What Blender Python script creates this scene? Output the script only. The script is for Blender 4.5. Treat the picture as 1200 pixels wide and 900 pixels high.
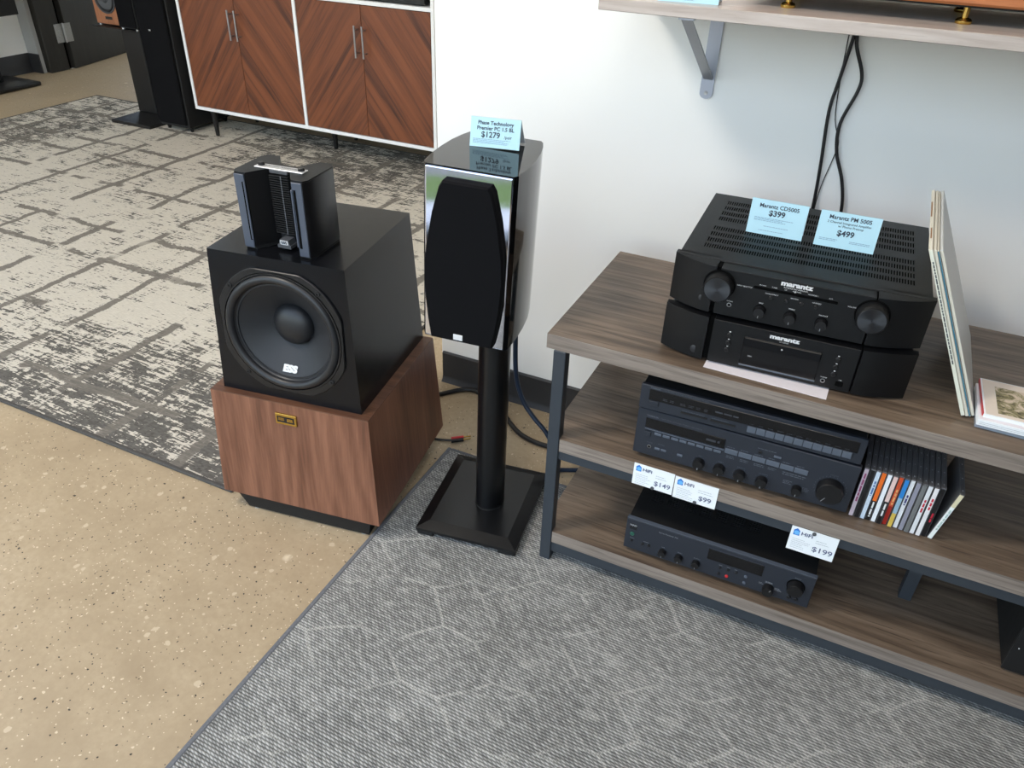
import bpy, bmesh, math, random
from math import sin, cos, pi, radians, atan2, sqrt
from mathutils import Vector, Matrix, Euler
random.seed(7)
for o in list(bpy.data.objects): bpy.data.objects.remove(o)
C = bpy.context.scene.collection
scene = bpy.context.scene

# ------------------------------------------------------------------ camera
CAM_F = 908.75      # focal length in pixels of a 1200 px wide frame
CAM_P = (0.48847, -1.83460, 1.39320)
CAM_X, CAM_Y, CAM_Z = (0.90377, 0.42696, 0.03024), (-0.25962, 0.49064, 0.83179), (0.34030, -0.75959, 0.55427)
cd = bpy.data.cameras.new('camera'); cam = bpy.data.objects.new('camera', cd); C.objects.link(cam)
cd.sensor_fit = 'HORIZONTAL'; cd.sensor_width = 36; cd.lens = CAM_F / 1200 * 36
cd.clip_start = .05; cd.clip_end = 200
mx = Matrix((CAM_X, CAM_Y, CAM_Z)).transposed().to_4x4(); mx.translation = Vector(CAM_P)
cam.matrix_world = mx
scene.camera = cam

# ------------------------------------------------------------------ world, lights, exposure
w = bpy.data.worlds.new('sky'); scene.world = w; w.use_nodes = True
wn = w.node_tree; wn.nodes.clear()
wo = wn.nodes.new('ShaderNodeOutputWorld'); wb = wn.nodes.new('ShaderNodeBackground'); sk = wn.nodes.new('ShaderNodeTexSky')
sk.sky_type = 'NISHITA'; sk.sun_disc = False; sk.sun_elevation = radians(48); sk.sun_rotation = radians(20)
sk.air_density = 1.5; sk.dust_density = 2.2; sk.ozone_density = 1.5
wb.inputs['Strength'].default_value = .95
mk = wn.nodes.new('ShaderNodeMix'); mk.data_type = 'RGBA'      # thin bright cloud over a blue sky
mk.inputs[0].default_value = .5; mk.inputs[7].default_value = (1.62, 1.66, 1.72, 1)
wn.links.new(sk.outputs[0], mk.inputs[6]); wn.links.new(mk.outputs[2], wb.inputs[0]); wn.links.new(wb.outputs[0], wo.inputs[0])

def area_lamp(name, loc, target, size, power, col):
    l = bpy.data.lights.new(name, 'AREA'); l.shape = 'DISK'; l.size = size; l.energy = power; l.color = col
    o = bpy.data.objects.new(name, l); C.objects.link(o); o.location = loc
    d = Vector(target) - Vector(loc); o.rotation_euler = d.to_track_quat('-Z', 'Y').to_euler()
    return o
WARM = (1.0, .92, .82)
area_lamp('ceiling_lamp_or_fill', (.45, -1.75, 2.82), (.2, -.4, .6), .9, 9, WARM)
area_lamp('ceiling_lamp_or_fill', (-1.3, -1.6, 2.82), (-.6, 0, .9), .6, 40, WARM)
area_lamp('ceiling_lamp_or_fill', (-3.6, -.9, 2.82), (-3.2, .8, 0), .5, 16, WARM)
area_lamp('ceiling_lamp_or_fill', (2.6, -1.5, 2.82), (1.6, 0, .8), .8, 8, WARM)  # added fill that warms the right side, not an actual ceiling fixture
scene.view_settings.view_transform = 'Standard'
scene.view_settings.look = 'None'
scene.view_settings.exposure = 0.45
scene.view_settings.gamma = 1.0
scene.view_settings.use_curve_mapping = False

# ------------------------------------------------------------------ materials
def srgb(r, g, b):
    f = lambda c: (c / 255 / 12.92) if c / 255 <= .04045 else ((c / 255 + .055) / 1.055) ** 2.4
    return (f(r), f(g), f(b), 1)
class NT:
    def __init__(s, name):
        s.m = bpy.data.materials.new(name); s.m.use_nodes = True; s.t = s.m.node_tree
        s.b = s.t.nodes['Principled BSDF']
    def n(s, typ, **kw):
        nd = s.t.nodes.new('ShaderNode' + typ)
        for k, v in kw.items():
            if hasattr(nd, k) and k not in ('Scale',): setattr(nd, k, v)
        return nd
    def put(s, sock, v):
        if hasattr(v, 'is_linked') or hasattr(v, 'links'): s.t.links.new(v, sock)
        else: sock.default_value = v
    def coord(s, kind='Object'):
        return s.n('TexCoord').outputs[kind]
    def mapping(s, vec, scale=(1,1,1), rot=(0,0,0), loc=(0,0,0)):
        nd = s.n('Mapping'); s.put(nd.inputs['Vector'], vec)
        nd.inputs['Scale'].default_value = scale; nd.inputs['Rotation'].default_value = rot; nd.inputs['Location'].default_value = loc
        return nd.outputs[0]
    def noise(s, vec, scale=5, detail=3, rough=.5, dist=0, col=False):
        nd = s.n('TexNoise'); s.put(nd.inputs['Vector'], vec)
        nd.inputs['Scale'].default_value = scale; nd.inputs['Detail'].default_value = detail
        nd.inputs['Roughness'].default_value = rough; nd.inputs['Distortion'].default_value = dist
        return nd.outputs['Color' if col else 0]
    def voronoi(s, vec, scale=5, feature='F1', rand=1.0, out='Distance'):
        nd = s.n('TexVoronoi', feature=feature); s.put(nd.inputs['Vector'], vec)
        nd.inputs['Scale'].default_value = scale; nd.inputs['Randomness'].default_value = rand
        return nd.outputs[out]
    def white(s, v, dims='1D'):
        nd = s.n('TexWhiteNoise', noise_dimensions=dims)
        s.put(nd.inputs['W'] if dims == '1D' else nd.inputs['Vector'], v)
        return nd.outputs[0]
    def math(s, op, a, b=0.0, c=0.0, clamp=False):
        nd = s.n('Math', operation=op); nd.use_clamp = clamp
        s.put(nd.inputs[0], a); s.put(nd.inputs[1], b); s.put(nd.inputs[2], c)
        return nd.outputs[0]
    def sep(s, vec):
        nd = s.n('SeparateXYZ'); s.put(nd.inputs[0], vec); return nd.outputs
    def comb(s, x=0.0, y=0.0, z=0.0):
        nd = s.n('CombineXYZ'); s.put(nd.inputs[0], x); s.put(nd.inputs[1], y); s.put(nd.inputs[2], z); return nd.outputs[0]
    def step(s, v, lo, hi, a=0.0, b=1.0):
        nd = s.n('MapRange', interpolation_type='SMOOTHSTEP')
        s.put(nd.inputs[0], v); nd.inputs[1].default_value = lo; nd.inputs[2].default_value = hi
        nd.inputs[3].default_value = a; nd.inputs[4].default_value = b
        return nd.outputs[0]
    def ramp(s, v, stops):
        nd = s.n('ValToRGB'); s.put(nd.inputs[0], v); cr = nd.color_ramp
        while len(cr.elements) < len(stops): cr.elements.new(.5)
        for e, (p, c) in zip(cr.elements, stops): e.position = p; e.color = c
        return nd.outputs[0]
    def mix(s, f, a, b, mode='MIX'):
        nd = s.n('Mix', data_type='RGBA', blend_type=mode)
        s.put(nd.inputs[0], f); s.put(nd.inputs[6], a); s.put(nd.inputs[7], b)
        return nd.outputs[2]
    def bump(s, h, strength=.3, dist=.002):
        nd = s.n('Bump'); nd.inputs['Strength'].default_value = strength; nd.inputs['Distance'].default_value = dist
        s.put(nd.inputs['Height'], h); s.t.links.new(nd.outputs[0], s.b.inputs['Normal'])
    def set(s, **kw):
        for k, v in kw.items(): s.put(s.b.inputs[k.replace('_', ' ')], v)
        return s.m

def plain(name, col, rough=.5, metal=0.0, spec=.5, coat=0.0, var=.06, grain=60, bump=0.0):
    """a painted / plastic / metal surface with faint procedural mottling"""
    g = NT(name); v = g.coord()
    nz = g.noise(v, grain, 3)
    dk = tuple(c * (1 - var) for c in col[:3]) + (1,); lt = tuple(min(1, c * (1 + var)) for c in col[:3]) + (1,)
    g.set(Base_Color=g.mix(nz, dk, lt), Metallic=metal, Specular_IOR_Level=spec, Coat_Weight=coat, Coat_Roughness=.04)
    g.put(g.b.inputs['Roughness'], g.math('MULTIPLY_ADD', nz, .08, max(0.02, rough - .04)))
    if bump: g.bump(nz, bump, .001)
    return g.m

def wood(name, c_dark, c_mid, c_light, along='X', fine=90, rough=.45, stretch=14, streak=.5, coat=0.0):
    g = NT(name); v = g.coord()
    k = {'X': (1, stretch, stretch), 'Y': (stretch, 1, stretch), 'Z': (stretch, stretch, 1)}[along]
    a = g.noise(g.mapping(v, k), 2.2, 5, .6, 1.2)
    b = g.noise(g.mapping(v, tuple(q * 1.0 for q in k)), fine / 6, 4, .6)
    big = g.noise(v, 3.5, 3)
    c = g.ramp(g.math('ADD', g.math('MULTIPLY', a, .75), g.math('MULTIPLY', big, .25)), [(.30, c_dark), (.5, c_mid), (.72, c_light)])
    c = g.mix(g.step(b, .52, .70, 0, streak), c, c_dark)
    g.set(Base_Color=c, Roughness=rough, Coat_Weight=coat, Coat_Roughness=.15)
    g.bump(b, .12, .001)
    return g.m

def m_walnut():
    g = NT('walnut_veneer'); v = g.coord()
    s = g.sep(v)
    # cathedral figure: distance from a wandering centre line, pinched upward
    wob = g.noise(g.mapping(v, (2.2, 2.2, .9)), 2.0, 2, .45)
    x = g.math('ADD', s[0], g.math('MULTIPLY_ADD', wob, .10, -.085))
    r = g.math('ADD', g.math('ABSOLUTE', x), g.math('MULTIPLY', s[2], .10))
    rings = g.math('SINE', g.math('MULTIPLY', r, 150))
    fine = g.noise(g.mapping(v, (90, 90, 3)), 2, 4, .6)
    bands = g.noise(g.mapping(v, (16, 16, .8)), 1.6, 3, .5)
    f = g.math('ADD', g.math('MULTIPLY_ADD', rings, .035, .2), g.math('ADD', g.math('MULTIPLY', fine, .3), g.math('MULTIPLY', bands, .36)))
    c = g.ramp(f, [(.27, srgb(52, 29, 19)), (.46, srgb(104, 65, 47)), (.68, srgb(146, 99, 76))])
    g.set(Base_Color=c, Roughness=.42)
    g.bump(fine, .08, .001)
    return g.m

def m_chevron(name, sgn, seed):
    """veneer cut on the slant: planks of slightly different tone running at about 52 degrees"""
    g = NT(name); v = g.coord()
    v = g.mapping(v, (1, 1, 1), (0, sgn * radians(52), 0), (0, 0, seed))
    s = g.sep(v)
    pl = g.white(g.math('FLOOR', g.math('MULTIPLY', s[2], 15)))
    st = g.noise(g.mapping(v, (1.4, 1, 34)), 1.0, 4, .62, .6)
    fi = g.noise(g.mapping(v, (4, 1, 150)), 1.3, 4, .6)
    f = g.math('ADD', g.math('MULTIPLY_ADD', pl, .10, .02), g.math('ADD', g.math('MULTIPLY', st, .66), g.math('MULTIPLY', fi, .24)))
    c = g.ramp(f, [(.34, srgb(56, 27, 14)), (.44, srgb(92, 48, 26)), (.58, srgb(117, 64, 35)), (.8, srgb(131, 75, 43))])
    g.set(Base_Color=c, Roughness=.45)
    return g.m

def m_concrete():
    g = NT('polished_concrete'); v = g.coord()
    big = g.noise(v, 1.3, 6, .6, .5); mid = g.noise(v, 9, 6, .65)
    c = g.ramp(g.math('ADD', g.math('MULTIPLY', big, .6), g.math('MULTIPLY', mid, .4)),
               [(.34, srgb(162, 142, 114)), (.5, srgb(179, 159, 129)), (.66, srgb(190, 171, 142))])
    c = g.mix(g.step(g.noise(v, 70, 3, .65), .35, .68, 0, .5), c, srgb(166, 146, 117))
    for sc, thr, col, size in ((190, .955, srgb(56, 50, 43), .25), (120, .972, srgb(52, 46, 40), .20), (200, .935, srgb(220, 203, 174), .25), (95, .965, srgb(212, 194, 164), .20), (55, .97, srgb(200, 182, 153), .32), (62, .985, srgb(62, 54, 46), .15), (10, .955, srgb(224, 208, 178), .045)):
        vv = g.mapping(v, (1, 1, 1), (0, 0, sc * .37), (sc, sc * .3, 0))
        vv = g.mix(.012, vv, g.noise(vv, 60, 2, .5, 0, True), 'ADD')
        d = g.voronoi(vv, sc); cc = g.sep(g.voronoi(vv, sc, out='Color'))[0]
        f = g.math('MULTIPLY', g.math('GREATER_THAN', cc, thr), g.step(d, size, size + .12, 1, 0))
        c = g.mix(f, c, col)
    g.set(Base_Color=c, Specular_IOR_Level=.4)
    g.put(g.b.inputs['Roughness'], g.math('MULTIPLY_ADD', mid, .25, .30))
    g.bump(mid, .05, .002)
    return g.m

def m_grey_rug():
    g = NT('woven_grey_rug'); v = g.coord(); s = g.sep(v)
    # beads of yarn in staggered rows
    rows = g.math('MULTIPLY', g.math('ADD', s[1], g.math('MULTIPLY', s[0], .02)), 160)
    ri = g.math('FLOOR', rows); fr = g.math('FRACT', rows)
    shift = g.math('ADD', g.math('MULTIPLY', g.math('MODULO', ri, 2.0), .5), g.math('MULTIPLY_ADD', g.white(ri), .3, fr))
    xs = g.math('ADD', g.math('MULTIPLY', s[0], 105), shift)
    xi = g.math('FLOOR', xs)
    yarn = g.white(g.comb(xi, ri, 0), '3D')
    fx = g.math('FRACT', xs)
    hgt = g.math('MULTIPLY', g.math('SINE', g.math('MULTIPLY', fr, pi)), g.math('MULTIPLY_ADD', g.math('SINE', g.math('MULTIPLY', fx, pi)), .6, .4))
    mott = g.noise(v, 3.2, 3, .5); fibre = g.noise(g.mapping(v, (300, 700, 1)), 1.0, 2)
    tone = g.math('ADD', g.math('ADD', g.math('MULTIPLY', yarn, .24), g.math('MULTIPLY', fibre, .06)), g.math('ADD', g.math('MULTIPLY', hgt, .56), g.math('MULTIPLY_ADD', mott, .30, -.13)))
    c = g.ramp(tone, [(.12, srgb(80, 80, 78)), (.45, srgb(138, 137, 133)), (.82, srgb(204, 202, 197))])
    # pale thread: stretched hexagons, broken here and there, with a small lozenge inside each
    wv = g.mix(.11, v, g.noise(v, 3.0, 2, .5, 0, True), 'ADD')
    w_ = g.sep(wv)
    S_, DX, DY = .085, .080, .074
    def lattice(ox, oy):
        gx = g.math('ABSOLUTE', g.math('SUBTRACT', g.math('FLOORED_MODULO', g.math('ADD', w_[0], ox), 2 * (S_ + DX)), S_ + DX))
        gy = g.math('ABSOLUTE', g.math('SUBTRACT', g.math('FLOORED_MODULO', g.math('ADD', w_[1], oy), 2 * DY), DY))
        e = g.math('ADD', g.math('DIVIDE', gx, S_ / 2 + DX), g.math('MULTIPLY', gy, DX / (DY * (S_ / 2 + DX))))
        return g.math('MAXIMUM', g.math('DIVIDE', gy, DY), e)
    hx = g.math('MINIMUM', lattice(0, 0), lattice(S_ + DX, DY))
    line = g.step(hx, .945, .975)
    hx2 = g.math('MINIMUM', lattice(.050, .034), lattice(S_ + DX + .050, DY + .034))
    line = g.math('MAXIMUM', line, g.math('MULTIPLY', g.step(hx2, .945, .98), g.step(g.noise(v, 4.2, 2), .50, .58, 0, .75)))
    brk = g.step(g.noise(v, 6.5, 2, .6), .40, .56)
    ctr = g.math('MULTIPLY', g.step(hx, .16, .26, 1, 0), g.step(g.noise(g.mapping(v, (1, 2.2, 1)), 13, 2), .46, .60))
    thread = g.step(g.math('SINE', g.math('MULTIPLY', s[0], 1150)), -.5, .5, .35, 1)
    mk = g.math('MAXIMUM', g.math('MULTIPLY', line, g.math('MULTIPLY_ADD', brk, .95, .05)), g.math('MULTIPLY', ctr, .7))
    mk = g.math('MULTIPLY', g.math('MULTIPLY', mk, thread), .44)
    c = g.mix(mk, c, srgb(214, 211, 202))
    g.set(Base_Color=c, Roughness=.95, Specular_IOR_Level=.1)
    g.bump(g.math('ADD', hgt, g.math('MULTIPLY', yarn, .3)), .55, .003)
    return g.m

def m_abstract_rug():
    g = NT('distressed_rug'); v = g.coord(); s = g.sep(v)
    X, Y = s[0], s[1]
    def blob(cx, cy, rx, ry):
        dx = g.math('DIVIDE', g.math('SUBTRACT', X, cx), rx); dy = g.math('DIVIDE', g.math('SUBTRACT', Y, cy), ry)
        return g.math('SUBTRACT', 1.0, g.math('ADD', g.math('MULTIPLY', dx, dx), g.math('MULTIPLY', dy, dy)), 0, True)
    dark = blob(-1.30, -.74, 1.25, .62)
    for a, amt in (((-4.15, 1.35, .60, .95), .75), ((-1.9, 1.75, 1.25, .62), .95), ((-1.9, .75, .5, .28), .45), ((-1.0, .1, .35, .5), .35), ((-3.0, .95, .5, .18), .3), ((-2.35, -.30, .45, .16), .35)):
        dark = g.math('MAXIMUM', dark, g.math('MULTIPLY', blob(*a), amt))
    patch = g.noise(v, 3.2, 4, .6)
    dens = g.math('ADD', g.math('MULTIPLY', dark, .27), g.math('MULTIPLY_ADD', patch, .50, -.25))
    st1 = g.noise(g.mapping(v, (7, 80, 1)), 1.0, 3, .62)
    st2 = g.noise(g.mapping(v, (30, 210, 1)), 1.0, 2, .6)
    blk = g.noise(g.mapping(v, (11, 15, 1)), 1.0, 4, .65)
    crs = g.noise(g.mapping(v, (90, 9, 1)), 1.0, 2, .6)
    stitch = g.white(g.comb(g.math('FLOOR', g.math('MULTIPLY', X, 105)), g.math('FLOOR', g.math('MULTIPLY', Y, 170)), 0), '3D')
    th = g.math('ADD', g.math('MULTIPLY_ADD', st1, 1.0, -.5), g.math('MULTIPLY_ADD', st2, .75, -.375))
    th = g.math('ADD', th, g.math('MULTIPLY_ADD', blk, .9, -.45))
    th = g.math('ADD', th, g.math('MULTIPLY_ADD', crs, .45, -.225))
    th = g.math('ADD', th, g.math('MULTIPLY_ADD', stitch, .12, -.06))
    f = g.step(g.math('ADD', th, dens), .13, .20)
    yarn = g.noise(g.mapping(v, (40, 300, 1)), 1.0, 2)
    cream = g.mix(yarn, srgb(182, 174, 159), srgb(226, 218, 203))
    grey = g.mix(g.math('MULTIPLY_ADD', stitch, .5, g.math('MULTIPLY', yarn, .5)), srgb(44, 43, 42), srgb(104, 101, 96))
    c = g.mix(g.math('MULTIPLY', f, .92), cream, grey)
    # broken grid lines along and across, ragged along the yarn
    wob = g.noise(v, 4, 3, .6)
    rag = g.noise(g.mapping(v, (9, 130, 1)), 1.0, 2, .7); rag2 = g.noise(g.mapping(v, (60, 9, 1)), 1.0, 2, .7)
    def lines(a, b, pitch, off, wdt, dens_, rg, amp):
        t = g.math('ADD', g.math('ADD', a, off), g.math('ADD', g.math('MULTIPLY_ADD', wob, .08, -.04), g.math('MULTIPLY_ADD', rg, amp, -amp / 2)))
        q = g.math('DIVIDE', t, pitch); i = g.math('FLOOR', q)
        jit = g.math('MULTIPLY_ADD', g.white(i), .5, -.25)
        d = g.math('ABSOLUTE', g.math('SUBTRACT', g.math('SUBTRACT', q, i), g.math('ADD', .5, jit)))
        ln = g.step(d, wdt * .75, wdt, 1, 0)
        dash = g.step(g.noise(g.comb(g.math('MULTIPLY', b, 3.4), g.math('MULTIPLY', i, 7.3), 0), 1.0, 2, .5), dens_, dens_ + .03)
        return g.math('MULTIPLY', ln, dash)
    la = lines(X, Y, .33, .1, .058, .40, rag, .022)
    lb = lines(Y, X, .30, .05, .062, .45, rag2, .030)
    lm = g.math('MULTIPLY', g.math('MAXIMUM', la, lb), g.step(rag, .25, .40))
    c = g.mix(g.math('MULTIPLY', lm, .92), c, g.mix(g.math('MULTIPLY_ADD', rag, .6, g.math('MULTIPLY', yarn, .4)), srgb(74, 70, 65), srgb(146, 139, 129)))
    g.set(Base_Color=c, Roughness=.95, Specular_IOR_Level=.1)
    g.bump(g.math('ADD', yarn, g.math('MULTIPLY', stitch, .5)), .35, .003)
    return g.m

M = {}
M['concrete'] = m_concrete(); M['grey_rug'] = m_grey_rug(); M['abstract_rug'] = m_abstract_rug()
M['wall'] = plain('wall_paint', srgb(240, 239, 236), .7, var=.012, grain=3, spec=.3)
M['wall_grey'] = plain('grey_wall_paint', srgb(170, 170, 168), .7, var=.02, grain=3)
M['wall_dark'] = plain('bounce_cutting_dark_wall', srgb(74, 74, 76), .7, var=.02, grain=3)  # unseen walls coloured dark to cut bounce light, not a known paint
M['ceiling'] = plain('ceiling_paint', srgb(225, 224, 220), .8, var=.02, grain=3)
M['base_board'] = plain('vinyl_baseboard', srgb(46, 46, 48), .45, var=.05)
M['door'] = wood('dark_stained_door', srgb(24, 22, 19), srgb(33, 31, 27), srgb(42, 39, 34), 'Z', rough=.55)
M['steel'] = plain('brushed_steel', srgb(176, 176, 178), .32, 1.0, var=.05, grain=200)
M['hinge'] = plain('dull_steel', srgb(160, 160, 158), .45, .9, var=.15, grain=80)
M['white_lac'] = plain('white_lacquer', srgb(236, 236, 236), .4, var=.01)
M['chev_l'] = m_chevron('chevron_veneer_rising', 1, .3); M['chev_r'] = m_chevron('chevron_veneer_falling', -1, .9)
M['walnut'] = m_walnut()
M['walnut_dark'] = wood('walnut_top_edge', srgb(66, 42, 29), srgb(98, 64, 45), srgb(122, 82, 60), 'X', rough=.42)
M['black'] = plain('black_satin', srgb(15, 15, 17), .38, var=.05)
M['black_matte'] = plain('black_matte', srgb(11, 11, 12), .7, var=.08)
M['black_gloss'] = plain('black_piano_gloss', srgb(7, 7, 8), .06, spec=.45, var=.02)
M['black_lac'] = plain('black_lacquer', srgb(13, 14, 17), .25, spec=.28, var=.03)
g = NT('spun_metal'); tg = g.n('Tangent', direction_type='RADIAL', axis='Y')
g.set(Base_Color=srgb(84, 86, 90), Metallic=1.0, Roughness=.30, Anisotropic=.9); g.t.links.new(tg.outputs[0], g.b.inputs['Tangent']); M['spun'] = g.m
M['void'] = plain('unlit_interior', srgb(4, 4, 4), .9, spec=.1)
M['fabric'] = plain('grille_cloth', srgb(17, 17, 19), .95, spec=.1, var=.2, grain=900, bump=.2)
M['rubber'] = plain('rubber_surround', srgb(26, 27, 30), .42, var=.05)
M['cone'] = plain('paper_cone', srgb(29, 31, 35), .55, var=.10, grain=40)
M['chrome'] = plain('mirror_chrome', srgb(225, 225, 230), .04, 1.0, var=.0)
M['strip'] = plain('sky_sheen_strip', srgb(78, 85, 98), .4, .2, var=.04)  # bluish sky reflection painted into the colour of the strips
M['grey_plastic'] = plain('grey_plastic', srgb(70, 72, 76), .5, var=.05)
M['grey_dark'] = plain('dark_grey_button', srgb(44, 45, 48), .35, var=.04)
M['silver'] = plain('silver_label', srgb(205, 205, 206), .4, .6, var=.05, grain=120)
M['gold'] = plain('gold_plate', srgb(196, 160, 82), .25, 1.0, var=.08)
M['brass'] = plain('polished_brass', srgb(206, 172, 92), .2, 1.0, var=.06)
M['stand'] = plain('stand_black', srgb(14, 15, 17), .3, var=.05)
M['frame_steel'] = plain('powder_coated_steel', srgb(58, 64, 71), .45, .25, var=.05)
M['deck'] = wood('weathered_shelf_wood', srgb(66, 53, 43), srgb(112, 95, 79), srgb(142, 123, 104), 'X', rough=.42, stretch=20, streak=.75, fine=48)
M['deck_edge'] = wood('weathered_shelf_edge', srgb(94, 84, 76), srgb(134, 122, 112), srgb(156, 144, 133), 'X', rough=.5, stretch=26, streak=.65, fine=48)
M['pale_shelf'] = wood('pale_oak_shelf', srgb(160, 146, 136), srgb(188, 176, 168), srgb(204, 194, 187), 'X', rough=.3, stretch=22, streak=.3)
M['bracket'] = plain('bracket_steel', srgb(176, 180, 192), .38, .5, var=.03)
M['cherry'] = wood('cherry_plinth', srgb(150, 84, 44), srgb(184, 112, 64), srgb(200, 130, 80), 'X', rough=.4, stretch=14, streak=.3)
M['amp'] = plain('amp_black_metal', srgb(22, 23, 25), .45, 0, spec=.35, var=.06, grain=300)
M['amp_front'] = plain('amp_front_black', srgb(13, 14, 16), .42, 0, spec=.35, var=.08, grain=300)
M['slate_front'] = plain('slate_front_metal', srgb(40, 44, 52), .45, 0, spec=.4, var=.05, grain=300)
M['slate_light'] = plain('slate_buttons', srgb(90, 98, 110), .45, .2, var=.04)
M['smoked'] = plain('smoked_window', srgb(14, 14, 16), .15, spec=.5, var=.03)
M['ink_white'] = plain('white_print', srgb(215, 215, 215), .6, var=.02)
M['ink_grey'] = plain('grey_print', srgb(140, 142, 146), .6, var=.02)
M['ink_dim'] = plain('dim_print', srgb(84, 88, 96), .6, var=.02)
M['ink_faint'] = plain('faint_print', srgb(52, 54, 60), .6, var=.02)
M['ink_dark'] = plain('dark_print', srgb(52, 62, 76), .7, var=.02)
M['ink_soft'] = plain('faded_print', srgb(140, 172, 192), .7, var=.02)
M['ink_pale'] = plain('pale_grey_print', srgb(186, 190, 194), .7, var=.02)
M['ink_blue'] = plain('blue_grey_print', srgb(92, 98, 128), .7, var=.02)
M['card_blue'] = plain('light_blue_card', srgb(186, 224, 238), .75, var=.015)
M['card_white'] = plain('white_card', srgb(240, 243, 245), .7, var=.01)
M['logo_blue'] = plain('blue_house_print', srgb(38, 116, 206), .6, var=.03)
M['logo_cyan'] = plain('light_blue_print', srgb(110, 184, 240), .6, var=.03)
M['paper'] = plain('white_paper', srgb(232, 224, 226), .8, var=.02)
M['sleeve'] = plain('cream_sleeve', srgb(216, 210, 194), .6, var=.06, grain=30)
M['sleeve_face'] = plain('pale_sleeve_face', srgb(196, 196, 192), .35, var=.06, grain=14)
M['sleeve_spine'] = plain('printed_spine', srgb(222, 222, 206), .6, var=.10, grain=60)
M['teal'] = plain('teal_sleeve', srgb(70, 128, 150), .5)
M['brown'] = plain('brown_sleeve', srgb(140, 104, 72), .6, var=.2, grain=50)
M['case'] = plain('jewel_case_plastic', srgb(86, 86, 88), .3, spec=.6, var=.08)
M['red'] = plain('red_plastic', srgb(190, 40, 44), .4)
M['led_red'] = NT('red_indicator').set(Base_Color=(.5, .02, .02, 1), Emission_Color=(1, .05, .03, 1), Emission_Strength=1.5)
M['green'] = plain('green_button', srgb(40, 92, 74), .4)
M['cable'] = plain('black_cable', srgb(20, 20, 22), .45)
M['cable_blue'] = plain('navy_cable', srgb(24, 40, 62), .45)
M['pavement'] = plain('concrete_pavement', srgb(205, 204, 208), .8, var=.05, grain=6)
M['road'] = plain('grey_road', srgb(120, 116, 116), .9, var=.1, grain=2)
M['lawn'] = plain('mown_grass', srgb(84, 110, 38), .9, var=.35, grain=9)

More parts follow.
